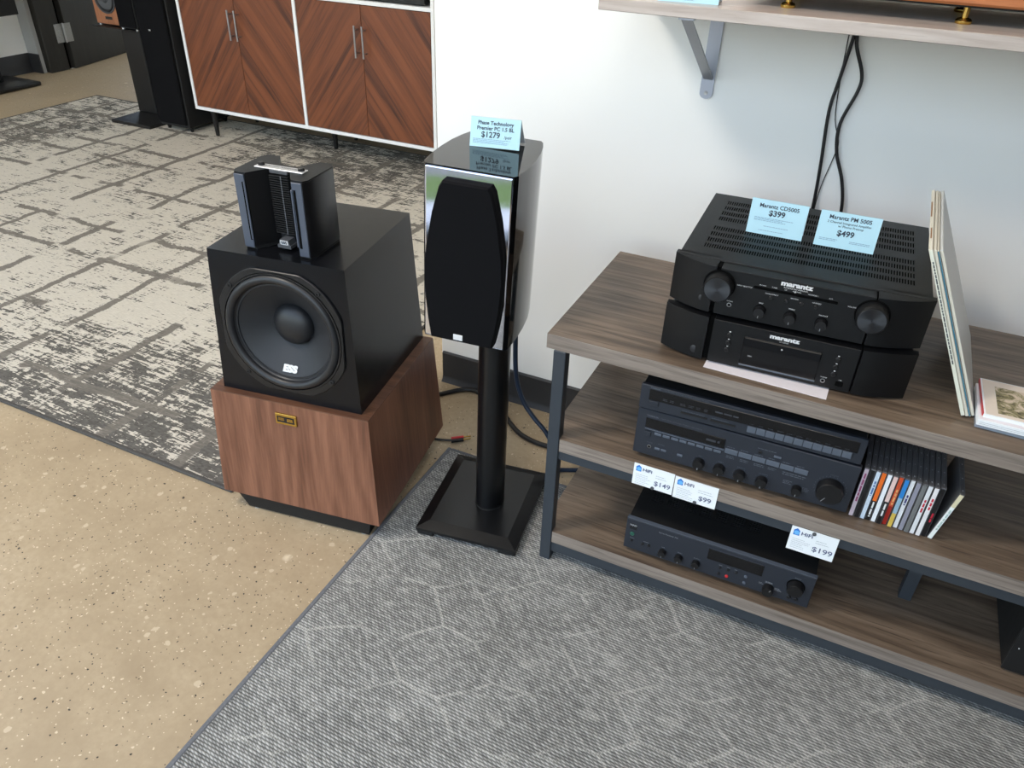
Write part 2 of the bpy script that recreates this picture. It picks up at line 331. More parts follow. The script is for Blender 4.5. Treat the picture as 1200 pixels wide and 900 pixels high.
# ------------------------------------------------------------------ mesh builder
class MB:
    def __init__(s): s.v = []; s.f = []; s.mi = []
    def add(s, vs, fs, mi=0, mat=None):
        k = len(s.v)
        s.v += [tuple(mat @ Vector(p)) if mat is not None else tuple(p) for p in vs]
        s.f += [tuple(i + k for i in q) for q in fs]; s.mi += [mi] * len(fs)
        return s
    def box(s, x0, x1, y0, y1, z0, z1, bev=0.0, seg=1, mi=0, mat=None):
        if bev <= 0:
            vs = [(x, y, z) for x in (x0, x1) for y in (y0, y1) for z in (z0, z1)]
            fs = [(0, 1, 3, 2), (4, 6, 7, 5), (0, 4, 5, 1), (2, 3, 7, 6), (0, 2, 6, 4), (1, 5, 7, 3)]
            return s.add(vs, fs, mi, mat)
        bm = bmesh.new(); bmesh.ops.create_cube(bm, size=1)
        for v in bm.verts:
            v.co = Vector(((x0 + x1) / 2 + v.co.x * (x1 - x0), (y0 + y1) / 2 + v.co.y * (y1 - y0), (z0 + z1) / 2 + v.co.z * (z1 - z0)))
        bmesh.ops.bevel(bm, geom=list(bm.edges), offset=bev, segments=seg, affect='EDGES', profile=.5)
        bm.verts.ensure_lookup_table(); bm.verts.index_update()
        s.add([v.co[:] for v in bm.verts], [[v.index for v in f.verts] for f in bm.faces], mi, mat); bm.free()
        return s
    def prism(s, poly, a, b, axis='z', mi=0, mat=None, poly2=None):
        """poly (two coordinates) swept along an axis from a to b; poly2 gives the far outline"""
        n = len(poly); q = poly2 or poly
        put = {'z': lambda p, h: (p[0], p[1], h), 'y': lambda p, h: (p[0], h, p[1]), 'x': lambda p, h: (h, p[0], p[1])}[axis]
        vs = [put(p, a) for p in poly] + [put(p, b) for p in q]
        fs = [tuple(range(n))[::-1], tuple(range(n, 2 * n))] + [(i, (i + 1) % n, n + (i + 1) % n, n + i) for i in range(n)]
        return s.add(vs, fs, mi, mat)
    def lathe(s, prof, axis='y', seg=32, mi=0, mat=None, rfun=None, caps=True):
        """prof: (radius, height) with height along -y (out of a front), or +z"""
        vs = []; fs = []; m = len(prof)
        for (r, h) in prof:
            for i in range(seg):
                t = 2 * pi * i / seg; rr = r if rfun is None else rfun(r, t)
                a, b = rr * cos(t), rr * sin(t)
                vs.append((a, -h, b) if axis == 'y' else ((a, b, h) if axis == 'z' else (h, a, b)))
        for k in range(m - 1):
            for i in range(seg):
                j = (i + 1) % seg
                fs.append((k * seg + i, k * seg + j, (k + 1) * seg + j, (k + 1) * seg + i))
        if caps: fs += [tuple(range(seg)), tuple(range((m - 1) * seg, m * seg))]
        return s.add(vs, fs, mi, mat)
    def tube(s, pts, r, seg=10, mi=0, smooth=4):
        P = [Vector(p) for p in pts]
        if smooth and len(P) > 2:
            Q = []
            for i in range(len(P) - 1):
                p0, p1, p2, p3 = P[max(i - 1, 0)], P[i], P[i + 1], P[min(i + 2, len(P) - 1)]
                for k in range(smooth):
                    t = k / smooth
                    Q.append(.5 * ((2 * p1) + (p2 - p0) * t + (2 * p0 - 5 * p1 + 4 * p2 - p3) * t * t + (3 * p1 - p0 - 3 * p2 + p3) * t ** 3))
            P = Q + [P[-1]]
        vs = []; fs = []; up = None
        for i, p in enumerate(P):
            d = (P[min(i + 1, len(P) - 1)] - P[max(i - 1, 0)]).normalized()
            if up is None: up = d.orthogonal().normalized()
            up = (up - d * up.dot(d)).normalized(); sd = d.cross(up)
            for k in range(seg):
                t = 2 * pi * k / seg; vs.append(tuple(p + r * (cos(t) * up + sin(t) * sd)))
        for i in range(len(P) - 1):
            for k in range(seg):
                j = (k + 1) % seg; fs.append((i * seg + k, i * seg + j, (i + 1) * seg + j, (i + 1) * seg + k))
        n = len(P); fs += [tuple(range(seg)), tuple(range((n - 1) * seg, n * seg))]
        return s.add(vs, fs, mi)
    def text(s, txt, size, loc, align='CENTER', sx=1.0, bold=0.0, mi=0, plane='front', depth=.0003, mat=None):
        """lettering on a front (x right, z up, facing -y)"""
        c = bpy.data.curves.new('lettering', 'FONT'); c.body = txt; c.size = size; c.align_x = align; c.align_y = 'CENTER'
        c.resolution_u = 3; c.offset = bold; c.extrude = 0
        o = bpy.data.objects.new('lettering', c); me = bpy.data.meshes.new_from_object(o)
        vs = [(loc[0] + v.co.x * sx, loc[1] - depth, loc[2] + v.co.y) for v in me.vertices]
        fs = [tuple(p.vertices) for p in me.polygons]
        s.add(vs, fs, mi, mat)
        bpy.data.objects.remove(o); bpy.data.curves.remove(c); bpy.data.meshes.remove(me)
        return s
    def rows(s, x0, x1, z, h, n, y, pitch=None, mi=0, seed=1, mat=None):
        """lines of print too small to read: short dashes"""
        rnd = random.Random(seed)
        for k in range(n):
            zz = z - k * (pitch or h * 2.2); x = x0
            end = x0 + (x1 - x0) * rnd.uniform(.6, 1)
            while x < end:
                wd = min(rnd.uniform(1.5, 5) * h, end - x)
                s.add([(x, y, zz), (x + wd, y, zz), (x + wd, y, zz + h), (x, y, zz + h)], [(0, 1, 2, 3)], mi, mat)
                x += wd + h * .7
        return s
    def build(s, name, mats, parent=None, loc=None, rot=None, smooth=35):
        if not isinstance(mats, (list, tuple)): mats = [mats]
        me = bpy.data.meshes.new(name); me.from_pydata(s.v, [], s.f)
        bm = bmesh.new(); bm.from_mesh(me); bm.faces.ensure_lookup_table()
        for f, k in zip(bm.faces, s.mi): f.material_index = k
        bmesh.ops.recalc_face_normals(bm, faces=bm.faces); bm.to_mesh(me); bm.free()
        for m in mats: me.materials.append(m)
        if smooth:
            me.polygons.foreach_set('use_smooth', [True] * len(me.polygons)); me.set_sharp_from_angle(angle=radians(smooth))
        o = bpy.data.objects.new(name, me); C.objects.link(o)
        if parent is not None: o.parent = parent
        if loc: o.location = loc
        if rot: o.rotation_euler = rot
        return o
def tag(o, label=None, cat=None, group=None, kind=None):
    if label: o['label'] = label
    if cat: o['category'] = cat
    if group: o['group'] = group
    if kind: o['kind'] = kind
    return o
def thing(name, label, cat, loc=(0, 0, 0), rz=0.0, group=None, rot=None):
    o = bpy.data.objects.new(name, None); C.objects.link(o); o.empty_display_size = .05
    o.location = loc; o.rotation_euler = rot or (0, 0, rz)
    return tag(o, label, cat, group)
def struct(name, mb, mats, parent=None, **k):
    return tag(mb.build(name, mats, parent, **k), kind=None if parent is not None else 'structure')
def copy_tree(o, parent=None):
    c = o.copy(); C.objects.link(c)
    if parent is not None: c.parent = parent
    for ch in [x for x in bpy.data.objects if x.parent == o]: copy_tree(ch, c)
    return c

# ------------------------------------------------------------------ the setting
YF = -2.35                                   # shop window line, behind the camera
struct('floor', MB().box(-5.6, 5.2, YF, 4.3, -.1, 0), M['concrete'])
struct('ceiling', MB().box(-5.6, 5.2, YF, 4.3, 2.9, 3.0), M['ceiling'])
struct('wall_back', MB().box(-.583, 5.2, 0, 2.12, 0, 2.9, .004), M['wall'])
struct('wall_rear', MB().box(-3.75, -.585, 2.12, 2.24, 0, 2.9), M['wall'])
struct('wall_left', MB().box(-5.5, -5.386, YF, 2.23, 0, 2.9), M['wall'])
struct('trim_1', MB().box(-5.5, -5.274, 2.231, 2.262, 0, 2.9), M['wall_grey'])
struct('wall_far', MB().box(-5.6, -3.63, 4.2, 4.3, 0, 2.9), M['wall'])
struct('wall_passage', MB().box(-3.75, -3.63, 2.241, 4.2, 0, 2.9), M['wall'])
struct('wall_right', MB().box(5.1, 5.2, YF, 0, 0, 2.9), M['wall_dark'])
struct('wall_front', MB().box(-5.6, 5.2, YF - .1, YF, 2.62, 2.9).box(-5.6, -5.4, YF - .1, YF, 0, 2.62).box(1.2, 5.2, YF - .1, YF, 0, 2.62), M['wall_dark'])
prof = [(0, .107), (-.005, .107), (-.008, .103), (-.008, .022), (-.011, .009), (-.019, .001), (-.019, 0), (0, 0)]
struct('baseboard_back', MB().prism(prof, -.576, 5.1, 'x'), M['base_board'])
struct('baseboard_rear', MB().prism([(2.12 + a, b) for a, b in prof], -3.7, -.6, 'x'), M['base_board'])
struct('baseboard_left', MB().prism([(-5.386 - a, b * 1.25) for a, b in prof], YF + .01, 2.23, 'y'), M['base_board'])
struct('baseboard_trim', MB().box(-5.386, -5.268, 2.222, 2.2305, 0, .134), M['base_board'])
# the dark door in its wide frame at the far left
d = thing('door_1', 'dark stained door in a wide dark frame with steel hinge at the far left', 'door', (-5.3, 2.26, 0)); d['kind'] = 'structure'
MB().box(-.24, .075, .003, .165, 0, 2.3, .004).build('door_frame', M['door'], d)
MB().box(-.24, .040, .165, .2055, 0, 2.3).build('jamb_gap_shade', M['void'], d)  # black filler painting in the gap's shade, also stops light from behind
MB().box(-.045, 0, 0, .92, .003, 2.2, .003).build('door_leaf', M['door'], d, (.088, .206, 0), (0, 0, radians(14)))
h = MB().box(.076, .079, .118, .186, .193, .322, .001).box(.0865, .0895, .186, .250, .193, .322, .001).build('hinge', M['hinge'], d)
MB().lathe([(.007, .19), (.007, .325)], 'z', 12, mat=Matrix.Translation((.087, .186, 0))).build('hinge_pin', M['steel'], h)
pins = MB()
for zz in (.208, .24, .275, .307):
    pins.lathe([(.005, .079), (.003, .0815)], 'x', 8, mat=Matrix.Translation((0, .128 if zz in (.208, .307) else .15, zz)))
pins.build('hinge_screws', M['steel'], h)
# shop windows behind the camera, pavement and lawn outside
g = NT('window_glass'); tr = g.n('BsdfTransparent'); gl = g.n('BsdfGlossy'); mxs = g.n('MixShader')
gl.inputs['Roughness'].default_value = .02; mxs.inputs[0].default_value = .05
g.t.links.new(tr.outputs[0], mxs.inputs[1]); g.t.links.new(gl.outputs[0], mxs.inputs[2])
g.t.links.new(mxs.outputs[0], g.t.nodes['Material Output'].inputs[0]); M['glass'] = g.m
for k in range(5):
    a = -5.4 + k * 1.5; b = a + 1.5 if k < 4 else 1.2
    wnd = struct('window_%d' % (k + 1), MB().box(a, a + .05, YF - .1, YF, 0, 2.62).box(b - .05, b, YF - .1, YF, 0, 2.62)
                 .box(a + .05, b - .05, YF - .1, YF, 2.57, 2.62).box(a + .05, b - .05, YF - .1, YF, 0, .05), M['frame_steel'])
    MB().box(a + .05, b - .05, YF - .06, YF - .052, .05, 2.57).build('pane', M['glass'], wnd)
struct('pavement', MB().box(-14, 10, -2.86, YF - .1, -.1, -.005), M['pavement'])
tag(MB().box(-14, 10, -3.25, -2.86, -.12, -.004).build('lawn', M['lawn']), kind='structure')
struct('road', MB().box(-40, 40, -60, -3.25, -.14, -.02), M['road'])

# ------------------------------------------------------------------ rugs
rz = MB().box(-4.4, -.804, -.735, 1.955, .0005, .008, .002)
r2 = tag(rz.build('distressed_rug', M['abstract_rug']), 'large cream and charcoal rug with broken grid pattern under the sideboard', 'rug')
ed = MB().box(-4.404, -.80, -.741, -.729, .0005, .0095, .002).box(-4.404, -.80, 1.949, 1.961, .0005, .0095, .002)
ed.box(-4.406, -4.394, -.74, 1.96, .0005, .0095, .002).box(-.81, -.798, -.74, 1.96, .0005, .0095, .002)
M['binding'] = plain('rug_binding', srgb(82, 80, 77), .95, spec=.1, var=.35, grain=260, bump=.3)
M['binding2'] = plain('grey_rug_binding', srgb(112, 113, 116), .95, spec=.1, var=.35, grain=260, bump=.3)
ed.build('binding', M['binding'], r2)
g1 = tag(MB().box(-.377, 2.4, -2.15, -.320, .0005, .008, .002).build('woven_grey_rug', M['grey_rug']), 'flat-woven grey rug with pale broken trellis lines under the media rack', 'rug')
MB().box(-.384, -.372, -2.155, -.315, .0005, .0098, .0025).box(-.372, 2.4, -.324, -.314, .0005, .0095, .0025).build('binding', M['binding2'], g1)

# ------------------------------------------------------------------ sideboard with four chevron doors
sb = thing('sideboard', 'white framed sideboard with four chevron walnut doors against the wall', 'cabinet', (-3.176, 1.64, 0))
W_, H0, H1, D_ = 1.634, .152, .83, .42
T_ = .018
MB().box(0, T_, 0, D_, H0, 1.12, .001).build('side_panel', M['white_lac'], sb)
MB().box(W_ - T_, W_, 0, D_, H0, 1.12, .001).build('side_panel', M['white_lac'], sb)
MB().box(T_, W_ - T_, .0, D_, H0, H0 + T_, .001).build('bottom_panel', M['white_lac'], sb)
MB().box(T_, W_ - T_, .0, D_, H1 - T_, H1, .001).build('shelf', M['white_lac'], sb)
MB().box(0, W_, 0, D_, 1.12, 1.14, .001).build('top_panel', M['white_lac'], sb)
MB().box(T_, W_ - T_, D_ - .01, D_, H0 + T_, 1.12).build('back_panel', M['white_lac'], sb)
mid = .808
MB().box(mid - T_ / 2, mid + T_ / 2, 0, D_ - .01, H0 + T_, H1 - T_).build('divider', M['white_lac'], sb)
bays = ((T_, mid - T_ / 2), (mid + T_ / 2, W_ - T_))
for (a, b) in bays:
    c = (a + b) / 2
    for s, (x0, x1) in ((1, (a + .003, c - .0012)), (-1, (c + .0012, b - .003))):
        dr = MB().box(-(x1 - x0) / 2, (x1 - x0) / 2, 0, .018, 0, H1 - H0 - 2 * T_ - .006, .0012).build('door', M['chev_l' if s > 0 else 'chev_r'], sb, ((x0 + x1) / 2, .002, H0 + T_ + .003))
        hx = (x1 - x0) / 2 - .022 if s > 0 else -(x1 - x0) / 2 + .022
        hm = MB().lathe([(.005, .395), (.005, .545)], 'z', 12, mat=Matrix.Translation((hx, -.032, 0)))
        for zz in (.415, .525): hm.lathe([(.004, 0), (.004, .032)], 'y', 10, mat=Matrix.Translation((hx, 0, zz)))
        hm.build('handle', M['steel'], dr)
for x, y_ in ((.117, .022), (.863, .17), (W_ - .035, .022)):
    for y in (y_, D_ - .05):
        MB().lathe([(.011, .0085), (.019, H0)], 'z', 16, mat=Matrix.Translation((x, y, 0))).build('leg', M['black'], sb)
MB().box(.1, W_ - .1, .08, .1, H0 - .025, H0).build('under_rail', M['black'], sb)
dv = thing('disc_player', 'dark component standing inside the open top of the sideboard', 'audio component', (-2.0, 1.66, H1))
MB().box(-.23, .40, 0, .32, .008, .11, .003).build('body', M['black_lac'], dv)
MB().box(-.23, .40, -.006, 0, .006, .112, .002).build('front_panel', M['black'], dv)
for x in (-.19, .34): MB().lathe([(.02, 0), (.02, .008)], 'z', 16, mat=Matrix.Translation((x, .04, 0))).build('foot', M['black_matte'], dv)

# ------------------------------------------------------------------ far left loudspeakers
tw = thing('tower_speaker', 'tall black floor-standing loudspeaker beside the sideboard', 'speaker', (-3.327, 1.60, .008))
MB().box(-.115, .115, 0, .36, .03, 1.15, .004).build('cabinet', M['black_matte'], tw)
MB().box(-.108, .108, -.018, 0, .05, 1.13, .005).build('grille', M['fabric'], tw)
MB().box(-.031, -.018, -.0195, -.018, .558, .566).build('badge', M['silver'], tw)
for x in (-.09, .09):
    for y in (.04, .32): MB().lathe([(.008, 0), (.016, .03)], 'z', 12, mat=Matrix.Translation((x, y, 0))).build('foot', M['black'], tw)
st = thing('far_speaker_stand', 'black square-based speaker stand left of the tall black loudspeaker', 'speaker stand', (-3.72, 1.79, .008))
MB().box(-.08, .24, -.245, .065, 0, .018, .003).build('base_plate', M['black'], st)
MB().box(-.085, .065, -.02, .05, .018, .497, .004).build('pole', M['black'], st)
MB().box(-.31, .075, -.03, .20, .497, .502, .001).build('top_plate', M['black'], st)
sbx = thing('slim_black_speaker', 'slim black loudspeaker on the far stand, right of the small walnut one', 'speaker', (-3.72, 1.79, .5185))
MB().box(-.078, .072, -.028, .19, 0, .42, .003).build('cabinet', M['black_matte'], sbx)
MB().box(-.072, .066, -.034, -.028, .008, .412, .002).build('grille', M['fabric'], sbx)
for x in (-.06, .055): MB().lathe([(.008, .0), (.008, .0083)], 'z', 12, mat=Matrix.Translation((x, -.018, -.0083))).build('foot', M['silver'], sbx)
def driver(parent, loc, r, mats, rot=None):
    MB().lathe([(r, 0), (r, .005), (r * .93, .006), (r * .9, .004)], 'y', 40, caps=False).build('driver_ring', mats[0], parent, loc, rot)
    MB().lathe([(r * .9, .004), (r * .86, .010), (r * .78, .010), (r * .72, .003)], 'y', 40, caps=False).build('surround', mats[1], parent, loc, rot)
    MB().lathe([(r * .72, .003), (r * .3, .0015), (r * .3, .0015), (r * .2, .012), (0.001, .016)], 'y', 40, caps=False).build('cone', mats[2], parent, loc, rot)
ws = thing('walnut_bookshelf_speaker', 'small walnut loudspeaker with round grey woofer on the far stand', 'speaker', (-3.918, 1.80, .5185))
MB().box(-.110, .110, 0, .22, 0, .38, .003).build('cabinet', wood('cherry_veneer', srgb(128, 80, 52), srgb(152, 98, 66), srgb(168, 114, 80), 'Z'), ws)
for x in (-.095, .095): MB().lathe([(.008, .0), (.008, .008)], 'z', 12, mat=Matrix.Translation((x, .012, -.0083))).build('foot', M['silver'], ws)
driver(ws, (0, 0, .145), .085, (M['grey_plastic'], M['rubber'], M['grey_plastic']))
MB().text('KEF', .018, (.0, 0, .038), sx=1.4, bold=.0008, depth=.0006).build('lettering', M['void'], ws) if 0 else MB().box(-.028, .028, -.001, 0, .028, .044).build('badge', M['black'], ws)
ls = thing('left_speaker_stand', 'low black stand base on the concrete at the left edge', 'speaker stand', (-5.12, 1.78, 0))
MB().box(-.20, .16, -.25, .19, .004, .03, .006, 2).build('base_plate', M['black'], ls)
MB().box(-.13, -.03, -.05, .05, .03, .46, .004).build('pole', M['black'], ls)
MB().box(-.2, .1, -.1, .1, .46, .468, .001).build('top_plate', M['black'], ls)
for x in (-.17, .13):
    for y in (-.22, .16): MB().lathe([(.012, 0), (.012, .004)], 'z', 10, mat=Matrix.Translation((x, y, 0))).build('foot', M['black_matte'], ls)
lk = thing('black_bookshelf_speaker', 'black box loudspeaker cut off by the top left corner', 'speaker', (-5.05, 1.78, .4685))
MB().box(-.20, .11, -.10, .16, 0, .40, .004).build('cabinet', M['black_matte'], lk)
MB().box(-.19, .10, -.112, -.10, .01, .39, .004).build('grille', M['fabric'], lk)

# ------------------------------------------------------------------ tower of two cabinets and an air-motion tweeter
YS = .1512
wc = thing('walnut_speaker_base', 'walnut veneered tapering cabinet with gold badge on a black plinth', 'speaker', (-.5953, -.5333, 0), YS)
def frust(mb, w0, d0, z0, w1, d1, z1, o0=0, o1=0, mi=0):
    a = [(-w0 / 2, -d0 / 2 + o0), (w0 / 2, -d0 / 2 + o0), (w0 / 2, d0 / 2 + o0), (-w0 / 2, d0 / 2 + o0)]
    b = [(-w1 / 2, -d1 / 2 + o1), (w1 / 2, -d1 / 2 + o1), (w1 / 2, d1 / 2 + o1), (-w1 / 2, d1 / 2 + o1)]
    return mb.prism(a, z0, z1, 'z', mi, None, b)
b = frust(MB(), .4278, .4321, .055, .4026, .393, .356, 0, -.0057).build('cabinet', [M['walnut'], M['walnut_dark']], wc)
frust(MB(), .4022, .3926, .356, .4012, .3916, .358, -.0057, -.0057).build('top_veneer', M['walnut_dark'], wc)
MB().prism([(-.158, -.205), (.178, -.205), (.178, .18), (-.158, .18)], .006, .055, 'z', 0, None, [(-.184, -.208), (.186, -.208), (.186, .19), (-.184, .19)]).build('plinth', M['black_matte'], wc)
for x in (-.14, .16):
    for y in (-.19, .16): MB().lathe([(.012, 0), (.012, .006)], 'z', 14, mat=Matrix.Translation((x, y, 0))).build('foot', M['silver'], wc)
tl = math.atan2(.014, .30)
bd = MB().box(-.027, .027, -.003, .004, -.0145, .0145, .001).build('badge', M['gold'], wc, (-.006, -.2055, .317), (-tl, 0, 0))
MB().box(-.022, .022, -.0034, -.003, -.008, .008).build('badge_panel', M['black'], bd)
MB().text('ESS', .0105, (-.011, -.0034, .001), sx=1.0, bold=.0004, depth=.0004).text('ESS', .0105, (.011, -.0034, 0), bold=.0006, depth=.0004).build('lettering', M['gold'], bd)

wf = thing('woofer_cabinet', 'black tapering cabinet with one large round woofer on the walnut base', 'speaker', (-.5953, -.5333, .358), YS)
HB = .3461; w2, d2, w3, d3 = .3529, .3655, .3202, .337
mb = MB()
lo = [(-w2 / 2, -d2 / 2), (w2 / 2, -d2 / 2), (w2 / 2, d2 / 2), (-w2 / 2, d2 / 2)]; hi = [(-w3 / 2, -d3 / 2), (w3 / 2, -d3 / 2), (w3 / 2, d3 / 2), (-w3 / 2, d3 / 2)]
vs = [(x, y, 0) for x, y in lo] + [(x, y, HB) for x, y in hi]
mb.add(vs, [(3, 2, 1, 0), (4, 5, 6, 7), (1, 2, 6, 5), (2, 3, 7, 6), (3, 0, 4, 7)])
tf = math.atan2((d2 - d3) / 2, HB); cz = .173
def on_baffle(x, z): return (x, -d2 / 2 + z * (d2 - d3) / 2 / HB, z)
RH = .140; N = 64; ring = []; out = []
for i in range(N):
    t = 2 * pi * i / N; ring.append(on_baffle(RH * cos(t), cz + RH * sin(t) * cos(tf)))
    # the same ray carried on to the edge of the sloping front
    best = 9
    dx, dz = cos(t), sin(t)
    if dz > 1e-9: best = min(best, (HB - cz) / dz)
    if dz < -1e-9: best = min(best, cz / -dz)
    k = (w2 - w3) / 2 / HB
    den = abs(dx) + k * dz
    if abs(dx) > 1e-9 and den > 1e-9: best = min(best, (w2 / 2 - k * cz) / den)
    out.append(on_baffle(dx * best, cz + dz * best))
mb.add(ring + out, [(i, (i + 1) % N, N + (i + 1) % N, N + i) for i in range(N)])
# corner slivers of the front
front_c = [on_baffle(-w2 / 2, 0), on_baffle(w2 / 2, 0), on_baffle(w3 / 2, HB), on_baffle(-w3 / 2, HB)]
for cpt in front_c:
    ang = math.atan2(cpt[2] - cz, cpt[0]) % (2 * pi); i = int(ang / (2 * pi) * N)
    mb.add([out[i], cpt, out[(i + 1) % N]], [(0, 1, 2)])
wcab = mb.build('cabinet', M['black_lac'], wf, smooth=0)
WP = (0, -d2 / 2 + cz * (d2 - d3) / 2 / HB, cz); WR = (-tf, 0, 0)
trunc = lambda r, t: min(r, r * .935 / max(abs(cos(t)), abs(sin(t)), .01)) if r > .15 else r
bk = MB().lathe([(.1575, 0), (.1575, .004), (.156, .0055), (.1435, .0055), (.1425, .004), (.1425, .0075), (.139, .0075), (.138, -.004)], 'y', 96, rfun=trunc, caps=False).build('basket_ring', M['black'], wf, WP, WR)
for t in (45, 135, 225, 315):
    q = radians(t + 4)
    sc = MB().lathe([(.0058, .0056), (.0058, .0075), (.0048, .0085), (.0022, .0085), (.0020, .006)], 'y', 14, mat=Matrix.Translation((.1495 * cos(q), 0, .1495 * sin(q)))).build('screw', M['black_matte'], bk)
prof_s = [(.139, .002)] + [(.128 + .010 * cos(a), .002 + .011 * sin(a)) for a in [radians(x) for x in range(0, 181, 15)]] + [(.117, .001), (.1155, -.001)]
MB().lathe(prof_s, 'y', 96, caps=False).build('surround', M['rubber'], wf, WP, WR)
cn = MB().lathe([(.1165, -.001), (.112, -.001), (.111, -.004), (.046, -.050)], 'y', 96, caps=False).build('cone', M['cone'], wf, WP, WR)
MB().lathe([(.049, -.0485)] + [(.049 * cos(radians(a)), -.0485 + .026 * sin(radians(a))) for a in range(8, 90, 10)] + [(.0005, -.0225)], 'y', 64, caps=False).build('dust_cap', M['rubber'], wf, WP, WR)
# white letters on the slope of the cone
lt = MB()
sl = math.atan2(.046, .065)
Lm = Matrix.Translation((.0, .0115, -.097)) @ Matrix.Rotation(-sl, 4, 'X')
lt.text('ESS', .021, (0, 0, 0), sx=1.15, bold=.0016, depth=.0012, mat=Lm)
lt.build('lettering', M['ink_white'], cn)

tn = thing('air_motion_tweeter', 'black finned tweeter block with sky-tinted strips on top of the woofer cabinet', 'tweeter', (-.586, -.613, .7046), .105)
def mirror(pl): return pl + [(-x, y) for x, y in pl[::-1]]
half = [(0.020, -.012), (.050, -.060), (.074, -.060), (.081, -.048), (.081, .046), (.072, .060), (.046, .060), (.020, .014)]
poly = mirror(half)
poly = half + [(-x, y) for x, y in half[::-1]]
MB().prism(poly, .006, .162).build('housing', M['black'], tn)
MB().prism([(x * .985, y * .985) for x, y in poly], 0, .006).build('base', M['black_matte'], tn)
MB().prism([(x * .99, y * .99) for x, y in poly], .162, .1645).build('top_plate', M['grey_plastic' if 0 else 'amp'], tn)
for s in (-1, 1):
    a, c_ = sorted((s * .0515, s * .0735))
    fs = MB().box(a, c_, -.0635, -.0601, .004, .161, .0008).build('front_strip', M['strip'], tn)
    e = s * (.0545 if s < 0 else .0575)
    MB().box(e - .0022, e + .0022, -.0645, -.0634, .022, .146).build('strip_slot', M['void'], fs)
    a2, c2 = sorted((s * .0495, s * .0535))
    MB().box(a2, c2, -.0655, -.0634, .024, .146, .0008).build('strip_lip', M['strip'], fs)
fin = MB()
for k in range(26):
    z = .030 + k * .0049; fin.box(-.021, .021, -.0255, -.0125, z, z + .0016)
    fin.add([(.004, -.0265, z - .0004), (.0072, -.0265, z - .0004), (.0072, -.0265, z + .0022), (.004, -.0265, z + .0022)], [(0, 1, 2, 3)], 1)
fin.box(.0050, .0062, -.0263, -.0255, .030, .155, mi=1)
tag(fin.build('pleats', [M['black_matte'], M['grey_plastic']], tn), kind='stuff')
lg = MB().prism([(-.014, .0), (.014, .0), (.010, .018), (-.010, .018)], -.046, -.022, 'y').box(-.015, .015, -.0475, -.02, 0, .007).build('logo_block', M['grey_plastic'], tn, (.006, .002, .006))
MB().box(-.0085, .0085, -.047, -.046, .0078, .0165).build('logo_label', M['ink_white'], lg)
MB().text('ESS', .0085, (0, -.0471, .0122), sx=1.1, bold=.0004, depth=.0004).build('lettering', M['ink_dark'], lg)
tn.scale = (1.06, 1, 1)
lb = MB().box(-.0535, .0535, -.0225, -.0005, .1645, .1672, .0008).build('label_bar', M['silver'], tn)
tb = MB()
tb.text('AIR-MOTION TRANSFORMER', .0062, (0, 0, 0), bold=.0001, depth=0, mat=Matrix.Translation((0, -.010, .1675)) @ Matrix.Rotation(-pi / 2, 4, 'X'))
tb.build('lettering', M['grey_plastic'], lb)
for x in (-.044, .044):
    MB().lathe([(.0068, .1672), (.0068, .1722), (.0055, .1735)], 'z', 16, mat=Matrix.Translation((x, -.010, 0))).build('terminal_knob', M['black'], tn)
MB().box(-.020, .020, -.0235, -.012, .1575, .1650, .001).build('top_lip', M['grey_plastic'], tn)

# ------------------------------------------------------------------ bookshelf speaker on its stand
ss = thing('speaker_stand', 'black steel speaker stand with slope-edged square base on the grey rug', 'speaker stand', (-.1817, -.4862, .008), .1456)
wd, dp = .257, .303
mb = MB()
rr = lambda m: [(-wd / 2 + m, -dp / 2 + m), (wd / 2 - m, -dp / 2 + m), (wd / 2 - m, dp / 2 - m), (-wd / 2 + m, dp / 2 - m)]
mb.prism(rr(0), .014, .022, 'z').prism(rr(0), .022, .032, 'z', 0, None, rr(.028))
mb.build('base_plate', M['stand'], ss, smooth=0)
for x in (-1, 1):
    for y in (-1, 1): MB().box(x * .105 - .022, x * .105 + .022, y * .128 - .022, y * .128 + .022, 0, .014, .003).build('foot', M['black_matte'], ss)
rot = (0, .010, 0)
MB().lathe([(.036, .032), (.036, .556)], 'z', 40, mat=Matrix.Diagonal((.98, 1.25, 1, 1))).build('pole', M['stand'], ss, (.016, -.004, 0), rot)
MB().lathe([(.0365, .032), (.0365, .034), (.036, .036)], 'z', 40, mat=Matrix.Diagonal((1.0, 1.27, 1, 1))).build('collar', M['black_matte'], ss, (.016, -.004, 0))
MB().box(-.045, .045, -.06, .06, .550, .5572, .002).build('top_plate', M['stand'], ss, (.004, -.004, 0), (0, .032, 0))

bs = thing('bookshelf_speaker', 'gloss black loudspeaker with mirror chrome front and barrel-shaped black grille', 'speaker', (-.1905, -.4932, .5668), rot=(0, .032, .138))
def side_curve():
    return [(.086, -.1155), (.0925, -.106), (.0965, -.06), (.0965, -.01), (.093, .04), (.086, .08), (.079, .105), (.072, .1155)]
pl = side_curve(); full = pl + [(-x, y) for x, y in pl[::-1]]
MB().prism(full, 0, .367).build('cabinet', M['black_gloss'], bs, smooth=25)
MB().box(-.0855, .0855, -.1185, -.1150, .003, .364, .0025, 2).build('front_plate', M['chrome'], bs, smooth=0)
gp = [(.0455, .345), (.053, .333), (.067, .28), (.079, .21), (.0825, .16), (.080, .10), (.074, .05), (.067, .010)]
gp = gp + [(-x * .98 - .001, z) for x, z in gp[::-1]]
g2 = [(x * .96, .178 + (z - .178) * .985) for x, z in gp]
gr = MB().prism(gp, -.1187, -.130, 'y').prism(gp, -.130, -.137, 'y', 0, None, g2).build('grille', M['fabric'], bs, smooth=25)
MB().box(-.0155, .0045, -.1385, -.1368, .016, .029, .0006).build('badge', M['ink_white'], bs)
MB().box(.022, .064, .112, .120, .02, .06, .003).build('terminal_cup', M['black'], bs)
